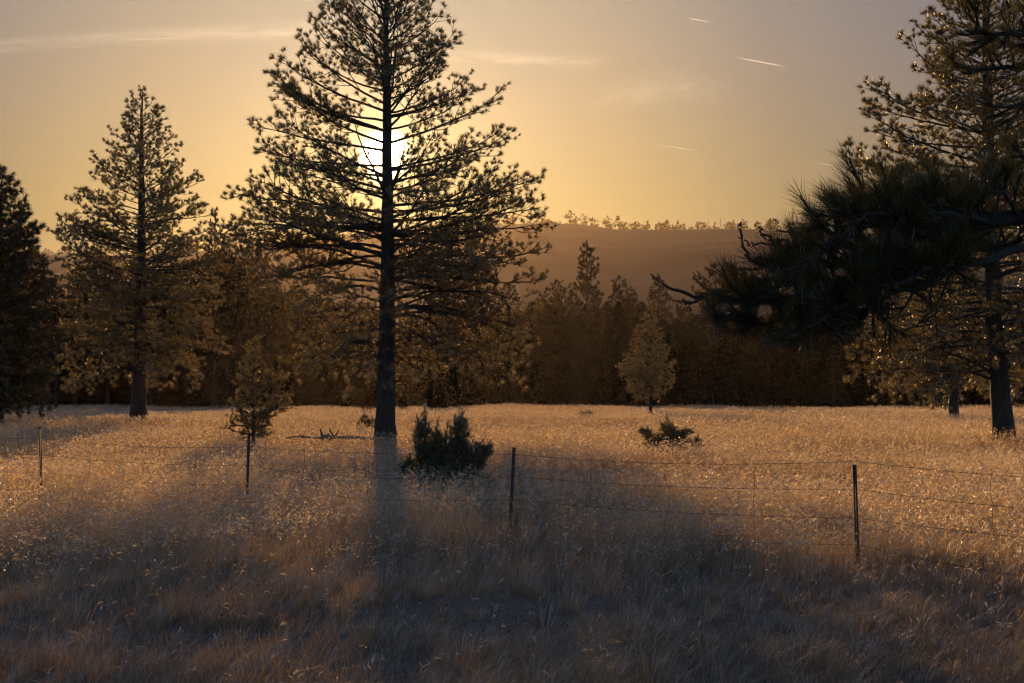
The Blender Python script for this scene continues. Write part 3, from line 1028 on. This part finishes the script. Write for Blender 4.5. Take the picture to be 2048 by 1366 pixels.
shrub(101, 890, 24.5, 985, [(845, 880, 18, 48), (850, 925, 26, 34), (872, 900, 16, 44), (893, 912, 24, 48), (920, 865, 18, 36), (918, 915, 26, 40), (900, 950, 62, 22),
                            (945, 925, 20, 32), (962, 912, 14, 26), (978, 900, 9, 14), (815, 938, 18, 24), (800, 950, 12, 16), (838, 955, 26, 18)],
      'dark many stemmed juniper bush just right of the tall pine trunk', dens=3200, nl=.07, nw=.006, grow=1.15, lift=3, nn=20)
shrub(102, 1340, 38.0, 915, [(1334, 868, 16, 24), (1350, 880, 22, 18), (1295, 872, 9, 12), (1305, 888, 16, 14), (1325, 895, 30, 12), (1372, 868, 14, 7), (1375, 893, 24, 10), (1396, 888, 8, 11), (1283, 866, 6, 7)],
      'low twisted juniper bush with rimlit lobes right of centre', dens=2200, nl=.065, nw=.009, grow=1.25, lift=5, nn=20)
shrub(103, 736, 62.0, 868, [(730, 838, 10, 13), (745, 845, 12, 12), (735, 854, 20, 11), (722, 848, 8, 12)],
      'small rounded bush close behind the tall pine trunk', dens=1500, nl=.09, nw=.013)
shrub(104, 1172, 96.0, 842, [(1165, 829, 9, 7), (1178, 828, 10, 8), (1172, 834, 16, 6)],
      'tiny round bush on the far meadow right of centre', dens=1500, nl=.12, nw=.02)
shrub(105, 2032, 20.0, 1032, [(2028, 1006, 10, 10), (2042, 1014, 14, 12), (2030, 1020, 12, 8)],
      'little dark weed clump beside the right edge fence wires', dens=1600, nl=.035, nw=.005)
shrub(106, 742, 135.0, 826, [(735, 792, 14, 16), (745, 800, 12, 22), (730, 808, 14, 14)],
      'faint rimlit sapling behind the tall pine, left of its trunk', dens=700, nl=.2, nw=.035, name='sapling', cat='sapling', mat=M_NEEDLE_FAR)
shrub(107, 872, 140.0, 828, [(872, 785, 20, 14), (858, 800, 14, 18), (884, 800, 14, 22), (872, 806, 22, 16)],
      'faint round topped sapling at the forest edge under the tall pine', dens=700, nl=.2, nw=.035, name='sapling', cat='sapling', mat=M_NEEDLE_FAR)
shrub(108, 803, 138.0, 828, [(803, 790, 9, 14), (806, 804, 11, 18)],
      'narrow faint sapling just right of the tall pine trunk base', dens=700, nl=.2, nw=.035, name='sapling', cat='sapling', mat=M_NEEDLE_FAR)
shrub(109, 1542, 9.15, 1345, [(1555, 1322, 26, 14), (1530, 1330, 20, 12)],
      'low dark weed mound in the foreground grass at bottom right', dens=1200, nl=.05, nw=.004)

# fallen dead branch beside the pine


def dead_branch():
    base = at(655, 884, 42.0); base[2] = float(gz(base[0], base[1]))
    rng = np.random.RandomState(8)
    t = Wood()
    k = lambda px, py, dy=0.0: at(px, py - 4, 42.0 + dy) - base
    z = 885
    def ln(pts, r0, r1):
        P = np.array([k(*p) for p in pts]); P[1:-1] += rng.normal(0, .012, P[1:-1].shape)
        t.add(P, np.linspace(r0, r1, len(P)), 7)
    ln([(770, 880), (730, 879), (690, 880), (650, 881), (615, 880), (590, 877), (572, 880)], .055, .015)
    ln([(662, 882), (656, 876), (650, 878), (645, 884)], .07, .04)
    ln([(648, 882), (644, 874), (643, 866), (641, 862)], .055, .018)
    ln([(650, 880), (655, 874), (657, 870)], .04, .02)
    ln([(662, 881), (665, 873), (660, 866), (659, 860)], .045, .014)
    ln([(664, 879), (671, 874), (676, 868), (679, 862)], .035, .012)
    ln([(690, 880), (694, 876), (699, 874)], .02, .008)
    ln([(610, 880), (605, 876), (598, 875)], .02, .008)
    o = obj('dead_branch', t.mesh('dead_branch', M_DEAD), None, tuple(base))
    tag(o, 'fallen dead branch with upturned forks lying left of the tall pine', 'dead branch')


dead_branch()

# ------------------------------------------------------------------ wire fence


def fence():
    P = [(-700, 27.0, 812, 1.30), (80, 21.5, 853, 1.22), (498, 19.2, 866, 1.19), (1028, 16.2, 895, 1.12), (1709, 12.9, 930, 1.10), (2720, 9.8, 985, 1.12)]
    feet = {80: (84, 1015), 498: (492, 1035), 1028: (1018, 1090), 1709: (1717, 1165)}
    o0 = at(1028, 895, 16.2); base = np.array((o0[0], o0[1], float(gz(o0[0], o0[1]))))
    t = thing('wire_fence', 'rusty barbed wire fence on thin steel posts crossing the grass', 'fence', base)
    tops, bots = [], []
    for px, Y, py, h in P:
        tp = at(px, py, Y)
        if px in feet:
            fp = at(feet[px][0], feet[px][1], Y)
            bx = fp[0]
        else:
            bx = tp[0]
        g0 = float(gz(bx, Y))
        bt = np.array((bx, Y, g0 - .15))
        tops.append(tp); bots.append(bt)
        # steel T section post: flange, stem, and studs
        ax = norm(tp - bt); L = np.linalg.norm(tp - bt)
        e1 = norm(np.cross(ax, (0, 1, 0))); e2 = np.cross(ax, e1)
        V, F = [], []
        def box(c0, c1, w, d, ox=0, oy=0):
            i = len(V)
            for c in (c0, c1):
                for sx, sy in ((-1, -1), (1, -1), (1, 1), (-1, 1)):
                    V.append(c + e1 * (sx * w / 2 + ox) + e2 * (sy * d / 2 + oy))
            for f in ((3, 2, 1, 0), (4, 5, 6, 7), (0, 1, 5, 4), (1, 2, 6, 5), (2, 3, 7, 6), (3, 0, 4, 7)):
                F.append([i + a for a in f])
        box(bt - base, tp - base, .036, .007)
        box(bt - base, tp - base - ax * .002, .008, .032, 0, .0196)
        s = .12
        while s < L - .04:
            c = bt - base + ax * s
            box(c, c + ax * .012, .016, .009, 0, -.0081)
            s += .054
        obj('fence_post', make_mesh('fence_post', V, [np.array(F)], M_POST), t)
    rng = np.random.RandomState(4)
    fr = [(.875, 0), (.70, 1), (.50, 2), (.33, 3)]
    hts = [.97, .72, .46, .22]
    hh = {}
    for wi, hgt in enumerate(hts):
        w = Wood()
        for i in range(len(P) - 1):
            def attach(j):
                g0 = bots[j][2] + .15
                ff = (hgt + .15) / np.linalg.norm(tops[j] - bots[j])
                q = bots[j] + (tops[j] - bots[j]) * ff
                return q + np.array((0, -.012, 0))
            a, b = attach(i), attach(i + 1)
            n = 40
            tt = np.linspace(0, 1, n)[:, None]
            sag = (.015 + .05 * rng.rand()) * (1 + .5 * wi * rng.rand())
            c = a + (b - a) * tt
            c[:, 2:] -= sag * 4 * tt * (1 - tt)
            hh[(wi, i)] = c
            ph = rng.rand() * 6
            for sgn in (0, pi):
                c2 = c.copy() - base
                # two strands twisted together
                ang = np.arange(n) * 2.1 + sgn + ph
                c2[1:-1, 2] += np.sin(ang[1:-1]) * .002; c2[1:-1, 1] += np.cos(ang[1:-1]) * .002
                w.add(c2, np.full(n, .0013), 4)
            # barbs
            Ls = np.linalg.norm(b - a); m = int(Ls / .13)
            for q in range(m):
                f = (q + .5) / m * (n - 1); k = int(f)
                p = c[k] * (1 - f + k) + c[min(k + 1, n - 1)] * (f - k) - base
                for _ in range(2):
                    d = norm(rng.normal(size=3)) * .013
                    w.add([p - d, p + d], [.0012, .0012], 3)
        obj('barbed_wire', w.mesh('barbed_wire', M_WIRE), t)
    # vertical stays between posts
    for i, f, bend in [(1, .26, .02), (1, .53, .05), (1, .77, .02), (2, .24, .08), (2, .50, .03), (3, .27, .01), (3, .51, .05), (3, .75, .01), (4, .33, .06), (0, .8, .03)]:
        pts = []
        for wi in range(4):
            c = hh[(wi, i)]; x = f * (len(c) - 1); k = int(x)
            pts.append(c[k] * (1 - x + k) + c[min(k + 1, len(c) - 1)] * (x - k))
        end = pts[-1] + (pts[-1] - pts[-2]) * .5
        pts = [pts[0] + np.array((0, 0, .02))] + pts[1:] + [end]
        P_ = []
        for a, b in zip(pts[:-1], pts[1:]):
            dv = rng.normal(0, 1) * bend * .5
            for q in range(5):
                tq = q / 5
                P_.append(a + (b - a) * tq + np.array((dv * sin(pi * tq), 0, 0)))
        P_.append(pts[-1])
        w = Wood(); w.add(np.array(P_) - base, np.full(len(P_), .0024), 5)
        obj('wire_stay', w.mesh('wire_stay', M_WIRE), t)


fence()

# ------------------------------------------------------------------ forest edge trees


def pine_variant(seed, H, wfac, shape, lo=True, nn=22, nl=.42, nw=.06, per=4.4, secsp=.6, tersp=.42):
    rng = np.random.RandomState(seed)
    prof = [(H * f, H * wfac * r) for f, r in shape]
    limbs = profile_limbs(rng, H, H * shape[0][0], prof, prof, lambda f: per, lambda f: R(-8 + 50 * f), .22)
    wood, tf = Wood(), Tufts()
    tw = wood
    pine_parts(seed + 1, H, H * .016, limbs, wood, tw, tf, det=.35, secsp=secsp, tersp=tersp, bare=.12, tsize=1.0, trunk_sides=8, base_z=-1.0, seclen=1.25, minlen=.3)
    print('variant', seed, len(limbs), len(tf.p))
    return (wood.mesh('trunk', M_BARK), tf.mesh('crown', M_NEEDLE_FAR, nn, nl, nw, .95, .2, seed + 2, up=.1), H)


SH_CONE = [(.06, .75), (.15, .95), (.3, 1.0), (.5, .82), (.7, .55), (.85, .34), (.95, .16), (1.0, .03)]
SH_ROUND = [(.12, .6), (.25, .85), (.45, 1.0), (.65, .9), (.82, .66), (.93, .42), (1.0, .1)]
SH_SLIM = [(.08, .7), (.3, .95), (.5, 1.0), (.75, .75), (.9, .45), (1.0, .1)]
VAR = [pine_variant(201, 22, .20, SH_CONE), pine_variant(211, 22, .235, SH_ROUND), pine_variant(221, 22, .14, SH_SLIM), pine_variant(231, 22, .22, SH_CONE, per=2.6)]


def copy_tree(var, px, ytop, Y, label, group, rz, wide=1.0, base_z=None, name='pine_tree'):
    trunk, crown, H = VAR[var] if isinstance(var, int) else var
    b = at(px, 790, Y)
    b[2] = float(gz(b[0], b[1])) if base_z is None else base_z
    top = at(px, ytop, Y)[2]
    s = (top - b[2]) / H
    t = thing(name, label, 'pine tree', b, group, rz)
    t.scale = (s * wide, s * wide, s)
    for nm, me in (('trunk', trunk), ('crown', crown)):
        o = bpy.data.objects.new(nm, me); COL.objects.link(o); o.parent = t
    return t


EDGE = [  # px, top y, Y, variant, width, label
    (1174, 482, 250, 0, .95, 'tallest dark cone shaped pine of the forest edge right of the big pine'),
    (1240, 552, 262, 2, 1.0, 'slim pine touching the right side of the tallest forest edge pine'),
    (1262, 572, 285, 2, .9, 'short slim pine second right of the tallest forest edge pine'),
    (1110, 560, 268, 1, .9, 'rounded pine touching the left side of the tallest forest edge pine'),
    (1080, 585, 240, 0, .9, 'lower pine of the forest edge beside the big pine crown tips'),
    (1318, 548, 300, 0, 1.0, 'pointed hazy pine right above the young rounded pine'),
    (1370, 600, 280, 1, .9, 'low pine between the pointed hazy pine and the broad pale one'),
    (1432, 524, 330, 1, 1.0, 'broad pale round topped pine behind the bare twig tips'),
    (1500, 585, 300, 3, 1.0, 'hazy pine just right of the broad pale round topped pine'),
    (1160, 662, 205, 1, .8, 'low rounded pine in front of the tallest forest edge pine'),
    (1560, 610, 260, 0, 1.0, 'forest edge pine behind the tip needles of the near bough'),
    (1625, 600, 300, 1, 1.0, 'round forest edge pine under the middle of the near bough'),
    (1668, 690, 195, 3, 1.0, 'shorter pine at the forest edge beneath the hanging twigs'),
    (1770, 620, 290, 0, 1.1, 'forest edge pine left of the right hand pine'),
    (1830, 650, 240, 3, 1.0, 'forest edge pine low behind the right hand pine boughs'),
    (1960, 560, 260, 1, 1.1, 'forest edge pine seen through the right hand pine'),
    (1020, 570, 290, 3, 1.0, 'forest edge pine behind the right lower boughs of the big pine'),
    (965, 590, 270, 1, 1.0, 'rounded forest edge pine half hidden by the right side of the big pine'),
    (905, 575, 300, 0, 1.0, 'conical forest edge pine close right of the big trunk'),
    (840, 600, 280, 3, 1.0, 'low forest edge pine right behind the big trunk'),
    (700, 590, 290, 1, 1.0, 'rounded forest edge pine close left of the big trunk'),
    (640, 560, 300, 0, .9, 'conical forest edge pine behind the left lower boughs of the big pine'),
    (585, 545, 270, 3, 1.0, 'forest edge pine just right of the small pinyon pine top'),
    (520, 505, 215, 0, 1.0, 'tall forest edge pine above the small pinyon pine'),
    (470, 445, 205, 1, .95, 'high rounded pine between the left pine and the big pine'),
    (428, 432, 170, 0, .8, 'pointed pine overlapping the right boughs of the left pine'),
    (370, 520, 230, 3, 1.0, 'dark pine behind the right side of the left pine'),
    (215, 540, 175, 1, 1.0, 'rounded dark pine behind the left side of the left pine'),
    (150, 530, 160, 0, 1.0, 'pale topped pine in the gap left of the left pine'),
    (112, 570, 135, 3, 1.0, 'dark pine filling the gap beside the left edge pine'),
    (55, 490, 145, 1, 1.0, 'tall rounded pine right behind the left edge pine'),
    (300, 560, 170, 0, 1.0, 'dark conical pine straight behind the left pine trunk'),
]
rr = random.Random(3)
for px, yt, Y, v, wd, lab in EDGE:
    copy_tree(v, px, yt, Y, lab, 'pines along the forest edge', rr.uniform(0, 6.28), wd * 1.0)


M_WOODLAND = foliage_mat('distant woodland', (0.013, 0.015, 0.009), (0.002, 0.002, 0.001), (0.3, 0.3, 0.3), 0.8, 0.9, 0.002, 0.05)


def merged_trees(name, spots, src, mat, label, seed):
    """many distant trees read as one mass: tiled copies of a light crown in one mesh"""
    V, off, F = [], 0, []
    for (x, y, z, s, w, rz, k) in spots:
        P, Fc = src[k]
        c, sn = cos(rz), sin(rz)
        q = P * np.array((s * w, s * w, s))
        q = np.stack([q[:, 0] * c - q[:, 1] * sn + x, q[:, 0] * sn + q[:, 1] * c + y, q[:, 2] + z], -1)
        V.append(q); F.append(Fc + off); off += len(P)
    me = make_mesh(name, np.concatenate(V), [np.concatenate(F)], mat)
    return tag(obj(name, me), label, 'forest', kind='stuff')


def light_crown(seed, n, shape, wfac, leaf, lobes=16, trunk=True):
    """unit-height tree: ragged clumps of leaf-sized faces on an uneven envelope"""
    rng = np.random.RandomState(seed)
    zs, rs = zip(*shape)
    cz = rng.uniform(shape[0][0], 1, lobes); ca = rng.rand(lobes) * 2 * pi
    k = rng.randint(0, lobes, n)
    z = np.clip(cz[k] + rng.normal(0, .045, n), shape[0][0] * .6, 1.0)
    env = np.interp(z, zs, rs) * wfac
    a = ca[k] + rng.normal(0, .42, n)
    r = env * rng.uniform(.15, 1.0, n) ** .6 * (1 + .15 * np.sin(ca[k] * 5))
    P = np.stack([np.cos(a) * r, np.sin(a) * r, z], -1)
    d1 = norm(rng.normal(size=(n, 3)) + np.array((0, 0, .3))) * leaf * rng.uniform(.6, 1.3, (n, 1))
    d2 = norm(np.cross(d1, rng.normal(size=(n, 3)))) * leaf * .32
    V = np.stack([P - d2, P + d2, P + d1], 1).reshape(-1, 3)
    F = np.arange(n * 3).reshape(n, 3)
    if trunk:
        a = np.arange(3) * 2.1
        tv = np.concatenate([np.stack([np.cos(a) * .02, np.sin(a) * .02, np.full(3, -.03)], -1), [[0, 0, .9]]])
        F = np.concatenate([F, np.array([[0, 1, 3], [1, 2, 3], [2, 0, 3]]) + len(V)])
        V = np.concatenate([V, tv])
    return V, F


LC = [light_crown(301, 2600, SH_CONE, .2, .028, 60), light_crown(302, 2600, SH_ROUND, .24, .028, 60), light_crown(303, 2200, SH_SLIM, .15, .028, 50)]
rng = np.random.RandomState(9)
spots = []
for i in range(330):
    Y = rng.uniform(235, 420); px = rng.uniform(-260, 2320)
    hmax = np.interp(px, [-260, 0, 100, 200, 300, 450, 560, 700, 900, 1060, 1120, 1300, 1500, 1700, 1900, 2320],
                     [470, 480, 560, 560, 540, 500, 570, 610, 610, 600, 590, 610, 620, 620, 590, 560])
    yt = hmax + rng.uniform(0, 70)
    b = at(px, 790, Y); z = float(gz(b[0], b[1]))
    s = at(px, yt, Y)[2] - z
    spots.append((b[0], b[1], z, s, 1.15, rng.rand() * 6.28, rng.randint(0, 3)))
for i in range(150):     # undergrowth closing the foot of the forest
    Y = rng.uniform(195, 330); px = rng.uniform(-260, 2320)
    b = at(px, 790, Y); z = float(gz(b[0], b[1]))
    spots.append((b[0], b[1], z, rng.uniform(4, 10), 1.5, rng.rand() * 6.28, rng.randint(0, 3)))
merged_trees('forest', spots, LC, M_WOODLAND, 'dark pine forest mass behind the meadow below the hill', 1)

# ------------------------------------------------------------------ hill
HILL_PX = [-900, -300, 60, 130, 420, 560, 640, 760, 900, 990, 1075, 1150, 1225, 1400, 1560, 1700, 2000, 2500, 3000]
HILL_PY = [560, 540, 530, 528, 512, 498, 492, 486, 468, 458, 455, 457, 468, 468, 470, 478, 492, 505, 520]


HY = 2000.0


def hill_crest(x, Y=2000.0):
    px = 1024 + x / Y * FPX
    return np.interp(px, HILL_PX, HILL_PY)


def hill_z(x, y):
    x = np.asarray(x, float); y = np.asarray(y, float)
    crest = CAM_H + (790 - hill_crest(x)) * HY / FPX
    t = smooth(y, 900, HY) ** .85
    back = 1 - .35 * smooth(y, 2020, 2800)
    b = (vnoise(x + 9000, y + 5000, 260, 21) - .5) * 34 + (vnoise(x + 9000, y + 5000, 95, 22) - .5) * 12 + (vnoise(x + 9000, y + 5000, 30, 23) - .5) * 3
    b = b * smooth(y, 920, 1200) * (1 - .95 * smooth(y, 1700, 1990))
    return -6 + (crest + 6) * t * back + b * .9


def build_hill():
    xs = np.linspace(-2430, 2430, 260); ys = np.linspace(880, 2850, 150)
    Xg, Yg = np.meshgrid(xs, ys); Z = hill_z(Xg, Yg)
    V = np.stack([Xg, Yg, Z], -1).reshape(-1, 3)
    ny, nx = Xg.shape; i = np.arange(ny * nx).reshape(ny, nx)
    F = np.stack([i[:-1, :-1], i[:-1, 1:], i[1:, 1:], i[1:, :-1]], -1).reshape(-1, 4)
    tag(obj('hill', make_mesh('hill', V, [F], M_HILL, True)), kind='structure')
    rng = np.random.RandomState(12)
    src = [light_crown(401, 170, SH_ROUND, .42, .13, 12, True), light_crown(402, 170, SH_CONE, .33, .13, 14, True), light_crown(403, 170, SH_ROUND, .5, .13, 10, True)]
    spots = []
    for i in range(900):
        y = 1880 + 130 * rng.rand(); hw = .40 * y + 30
        x = rng.uniform(-hw, hw)
        cr = y > 1900
        s = rng.uniform(9, 18) if not cr else rng.uniform(3.5, 6.5)
        spots.append((x, y, float(hill_z(x, y)) - .5, s, rng.uniform(.9, 1.5), rng.rand() * 6.28, rng.randint(0, 3)))
    for i in range(420):       # continuous brushy crest
        px = rng.uniform(-100, 2150); x = (px - 1024) / FPX * HY
        s = rng.uniform(2.5, 5.5) + (9 * rng.rand() if 1075 < px < 1215 or px < 900 else 0)
        spots.append((x, HY + rng.uniform(-25, 25), float(hill_z(x, HY)) - 1.5, s, 1.3, rng.rand() * 6.28, rng.randint(0, 3)))
    merged_trees('hillside_woodland', spots, src, M_WOODLAND, 'hazy woodland covering the long flat topped hill', 2)
    # single trees that stand out on the skyline
    def small_var(seed, shape, wf, n, lob):
        P, F = light_crown(seed, n, shape, wf, .085, lob, False)
        rg = np.random.RandomState(seed)
        w = Wood(); w.add([(0, 0, -.05), (0.01, 0, .3), (-.005, .01, .65), (0, 0, .97)], [.022, .018, .012, .004], 5)
        for k in range(7):
            z = rg.uniform(.35, .9); a = rg.rand() * 6.28
            w.add([(0, 0, z), (cos(a) * .16, sin(a) * .16, z + .05), (cos(a) * .24, sin(a) * .24, z + .12)], [.009, .006, .003], 3)
        return w.mesh('trunk', M_BARK), make_mesh('crown', P, [F], M_NEEDLE_FAR)
    SH_TOP = [(.4, .4), (.55, .9), (.75, 1.0), (.9, .8), (1.0, .35)]
    sv = [small_var(501, SH_ROUND, .34, 620, 14), small_var(502, SH_CONE, .28, 620, 18), small_var(503, SH_TOP, .42, 420, 8)]
    w = Wood(); rg = np.random.RandomState(6)
    w.add([(0, 0, -.05), (.01, 0, .5), (0, 0, 1.0)], [.024, .016, .005], 5)
    for k in range(12):
        z = rg.uniform(.4, .92); a = rg.choice([0, pi]) + rg.normal(0, .5); l = .3 * (1.1 - z)
        w.add([(0, 0, z), (cos(a) * l, sin(a) * l, z + .03)], [.008, .004], 3)
    snag = w.mesh('trunk', M_DEAD)
    names = ['first', 'second', 'third', 'fourth', 'fifth', 'sixth', 'seventh', 'eighth', 'ninth', 'tenth', 'eleventh', 'twelfth', 'thirteenth', 'fourteenth',
             'fifteenth', 'sixteenth', 'seventeenth', 'eighteenth', 'nineteenth', 'twentieth', 'twenty first', 'twenty second']
    desc = ['round', 'pointed', 'flat topped']
    sky = [(1098, 438, 1), (1144, 439, 2), (1168, 446, 0), (1192, 449, 1), (1222, 455, 0), (1251, 444, 0), (1274, 443, 0), (1296, 442, 1), (1313, 449, 1), (1331, 443, 0),
           (1346, 449, 1), (1367, 447, 0), (1381, 454, 2), (1396, 444, 1), (1411, 449, 0), (1430, 452, 0), (1466, 449, 0), (1484, 444, 2), (1518, 443, 2), (1543, 450, 1), (950, 452, 0), (1020, 448, 1)]
    sky.sort()
    for i, (px, yt, v) in enumerate(sky):
        x = (px - 1024) / FPX * 1992; z = float(hill_z(x, 1992)) - .6
        s = at(px, yt, 1992)[2] - z
        o = thing('pine_tree', '%s small %s tree along the distant hill skyline counting from the left' % (names[i], desc[v]), 'tree', (x, 1992, z), 'small trees on the hill skyline', rr.uniform(0, 6))
        o.scale = (s, s, s)
        for nm, me in zip(('trunk', 'crown'), sv[v]):
            q = bpy.data.objects.new(nm, me); COL.objects.link(q); q.parent = o
    for px, yt, lab in [(1241, 443, 'thin bare dead snag at the left of the gap on the hill skyline'), (1418, 439, 'taller forked dead snag on the hill skyline'),
                        (1443, 434, 'tallest dead snag on the hill skyline, right of the forked one')]:
        x = (px - 1024) / FPX * 1992; z = float(hill_z(x, 1992)) - .6
        s = at(px, yt, 1992)[2] - z
        o = bpy.data.objects.new('dead_tree', snag); COL.objects.link(o); o.location = (x, 1992, z); o.scale = (s, s, s); o.rotation_euler = (0, 0, rr.uniform(-.4, .4))
        tag(o, lab, 'dead tree', 'dead snags on the hill skyline')


build_hill()

# ------------------------------------------------------------------ contrails high in the sky


def contrail(p0, p1, wid, amp, label):
    Y = 9000.0
    amp *= .6
    a, b = at(*p0, Y), at(*p1, Y)
    m, g = new_mat('ice crystal trail')
    out = g.node('ShaderNodeOutputMaterial')
    tc = g.node('ShaderNodeTexCoord')
    sp = g.node('ShaderNodeSeparateXYZ'); g.l.new(tc.outputs['Generated'], sp.inputs[0])
    x = sp.outputs[0]
    n = g.noise(tc.outputs['Generated'], 9, 3)
    f = g.m('MULTIPLY', g.step(x, 0.0, .35), g.step(x, 1.0, .6))
    f = g.m('MULTIPLY', f, g.m('ADD', .6, g.m('MULTIPLY', n, .7)))
    lw = g.node('ShaderNodeLayerWeight'); lw.inputs[0].default_value = .5
    f = g.m('MULTIPLY', g.m('MULTIPLY', f, g.m('POWER', g.m('SUBTRACT', 1.0, lw.outputs['Facing']), 1.5)), amp, clamp=True)
    tr = g.node('ShaderNodeBsdfTransparent'); d = g.node('ShaderNodeBsdfTranslucent'); d.inputs[0].default_value = (.9, .9, .9, 1)
    e = g.node('ShaderNodeBsdfDiffuse'); e.inputs[0].default_value = (.9, .9, .9, 1)
    ad = g.node('ShaderNodeAddShader'); g.l.new(d.outputs[0], ad.inputs[0]); g.l.new(e.outputs[0], ad.inputs[1])
    mx = g.node('ShaderNodeMixShader'); g.l.new(f, mx.inputs[0]); g.l.new(tr.outputs[0], mx.inputs[1]); g.l.new(ad.outputs[0], mx.inputs[2])
    g.l.new(mx.outputs[0], out.inputs[0])
    n_ = 24; t = np.linspace(0, 1, n_)
    P = a + (b - a) * t[:, None]
    mid = (a + b) / 2
    w = Wood(); w.add(P - mid, wid * PXM(Y) * .5 * (.15 + .85 * np.sin(pi * np.clip(t, 0, 1)) ** .5), 12)
    o = obj('contrail', w.mesh('contrail', m), None, tuple(mid))
    tag(o, label, 'contrail', 'short aircraft contrails in the right half of the sky')
    o.visible_shadow = True


contrail((1366, 34), (1432, 47), 3.0, 0.37, 'highest short contrail right of the big pine top')
contrail((1462, 113), (1585, 136), 4.0, 0.40, 'longest and brightest contrail, upper right sky')
contrail((1312, 288), (1410, 305), 2.6, 0.23, 'faint contrail low above the hill, leftmost of the lower two')
contrail((1632, 325), (1674, 333), 2.2, 0.25, 'tiny lowest contrail close to the right hand pine')

# ------------------------------------------------------------------ haze


def haze():
    m, g = new_mat('morning haze')
    out = g.node('ShaderNodeOutputMaterial')
    v = g.node('ShaderNodeVolumePrincipled')
    v.inputs['Color'].default_value = (1.0, .74, .52, 1)
    v.inputs['Density'].default_value = HAZE_DENSITY
    v.inputs['Anisotropy'].default_value = .80
    g.l.new(v.outputs[0], out.inputs['Volume'])
    x, y0, y1, z0, z1 = 2480, -930, 2920, -8.0, 300
    V = [(sx, sy, sz) for sz in (z0, z1) for sx, sy in ((-x, y0), (x, y0), (x, y1), (-x, y1))]
    F = [(3, 2, 1, 0), (4, 5, 6, 7), (0, 1, 5, 4), (1, 2, 6, 5), (2, 3, 7, 6), (3, 0, 4, 7)]
    me = make_mesh('haze', V, [np.array(F)], m)
    tag(obj('haze', me), 'thin warm morning haze over meadow and hill', 'haze', kind='stuff')


haze()
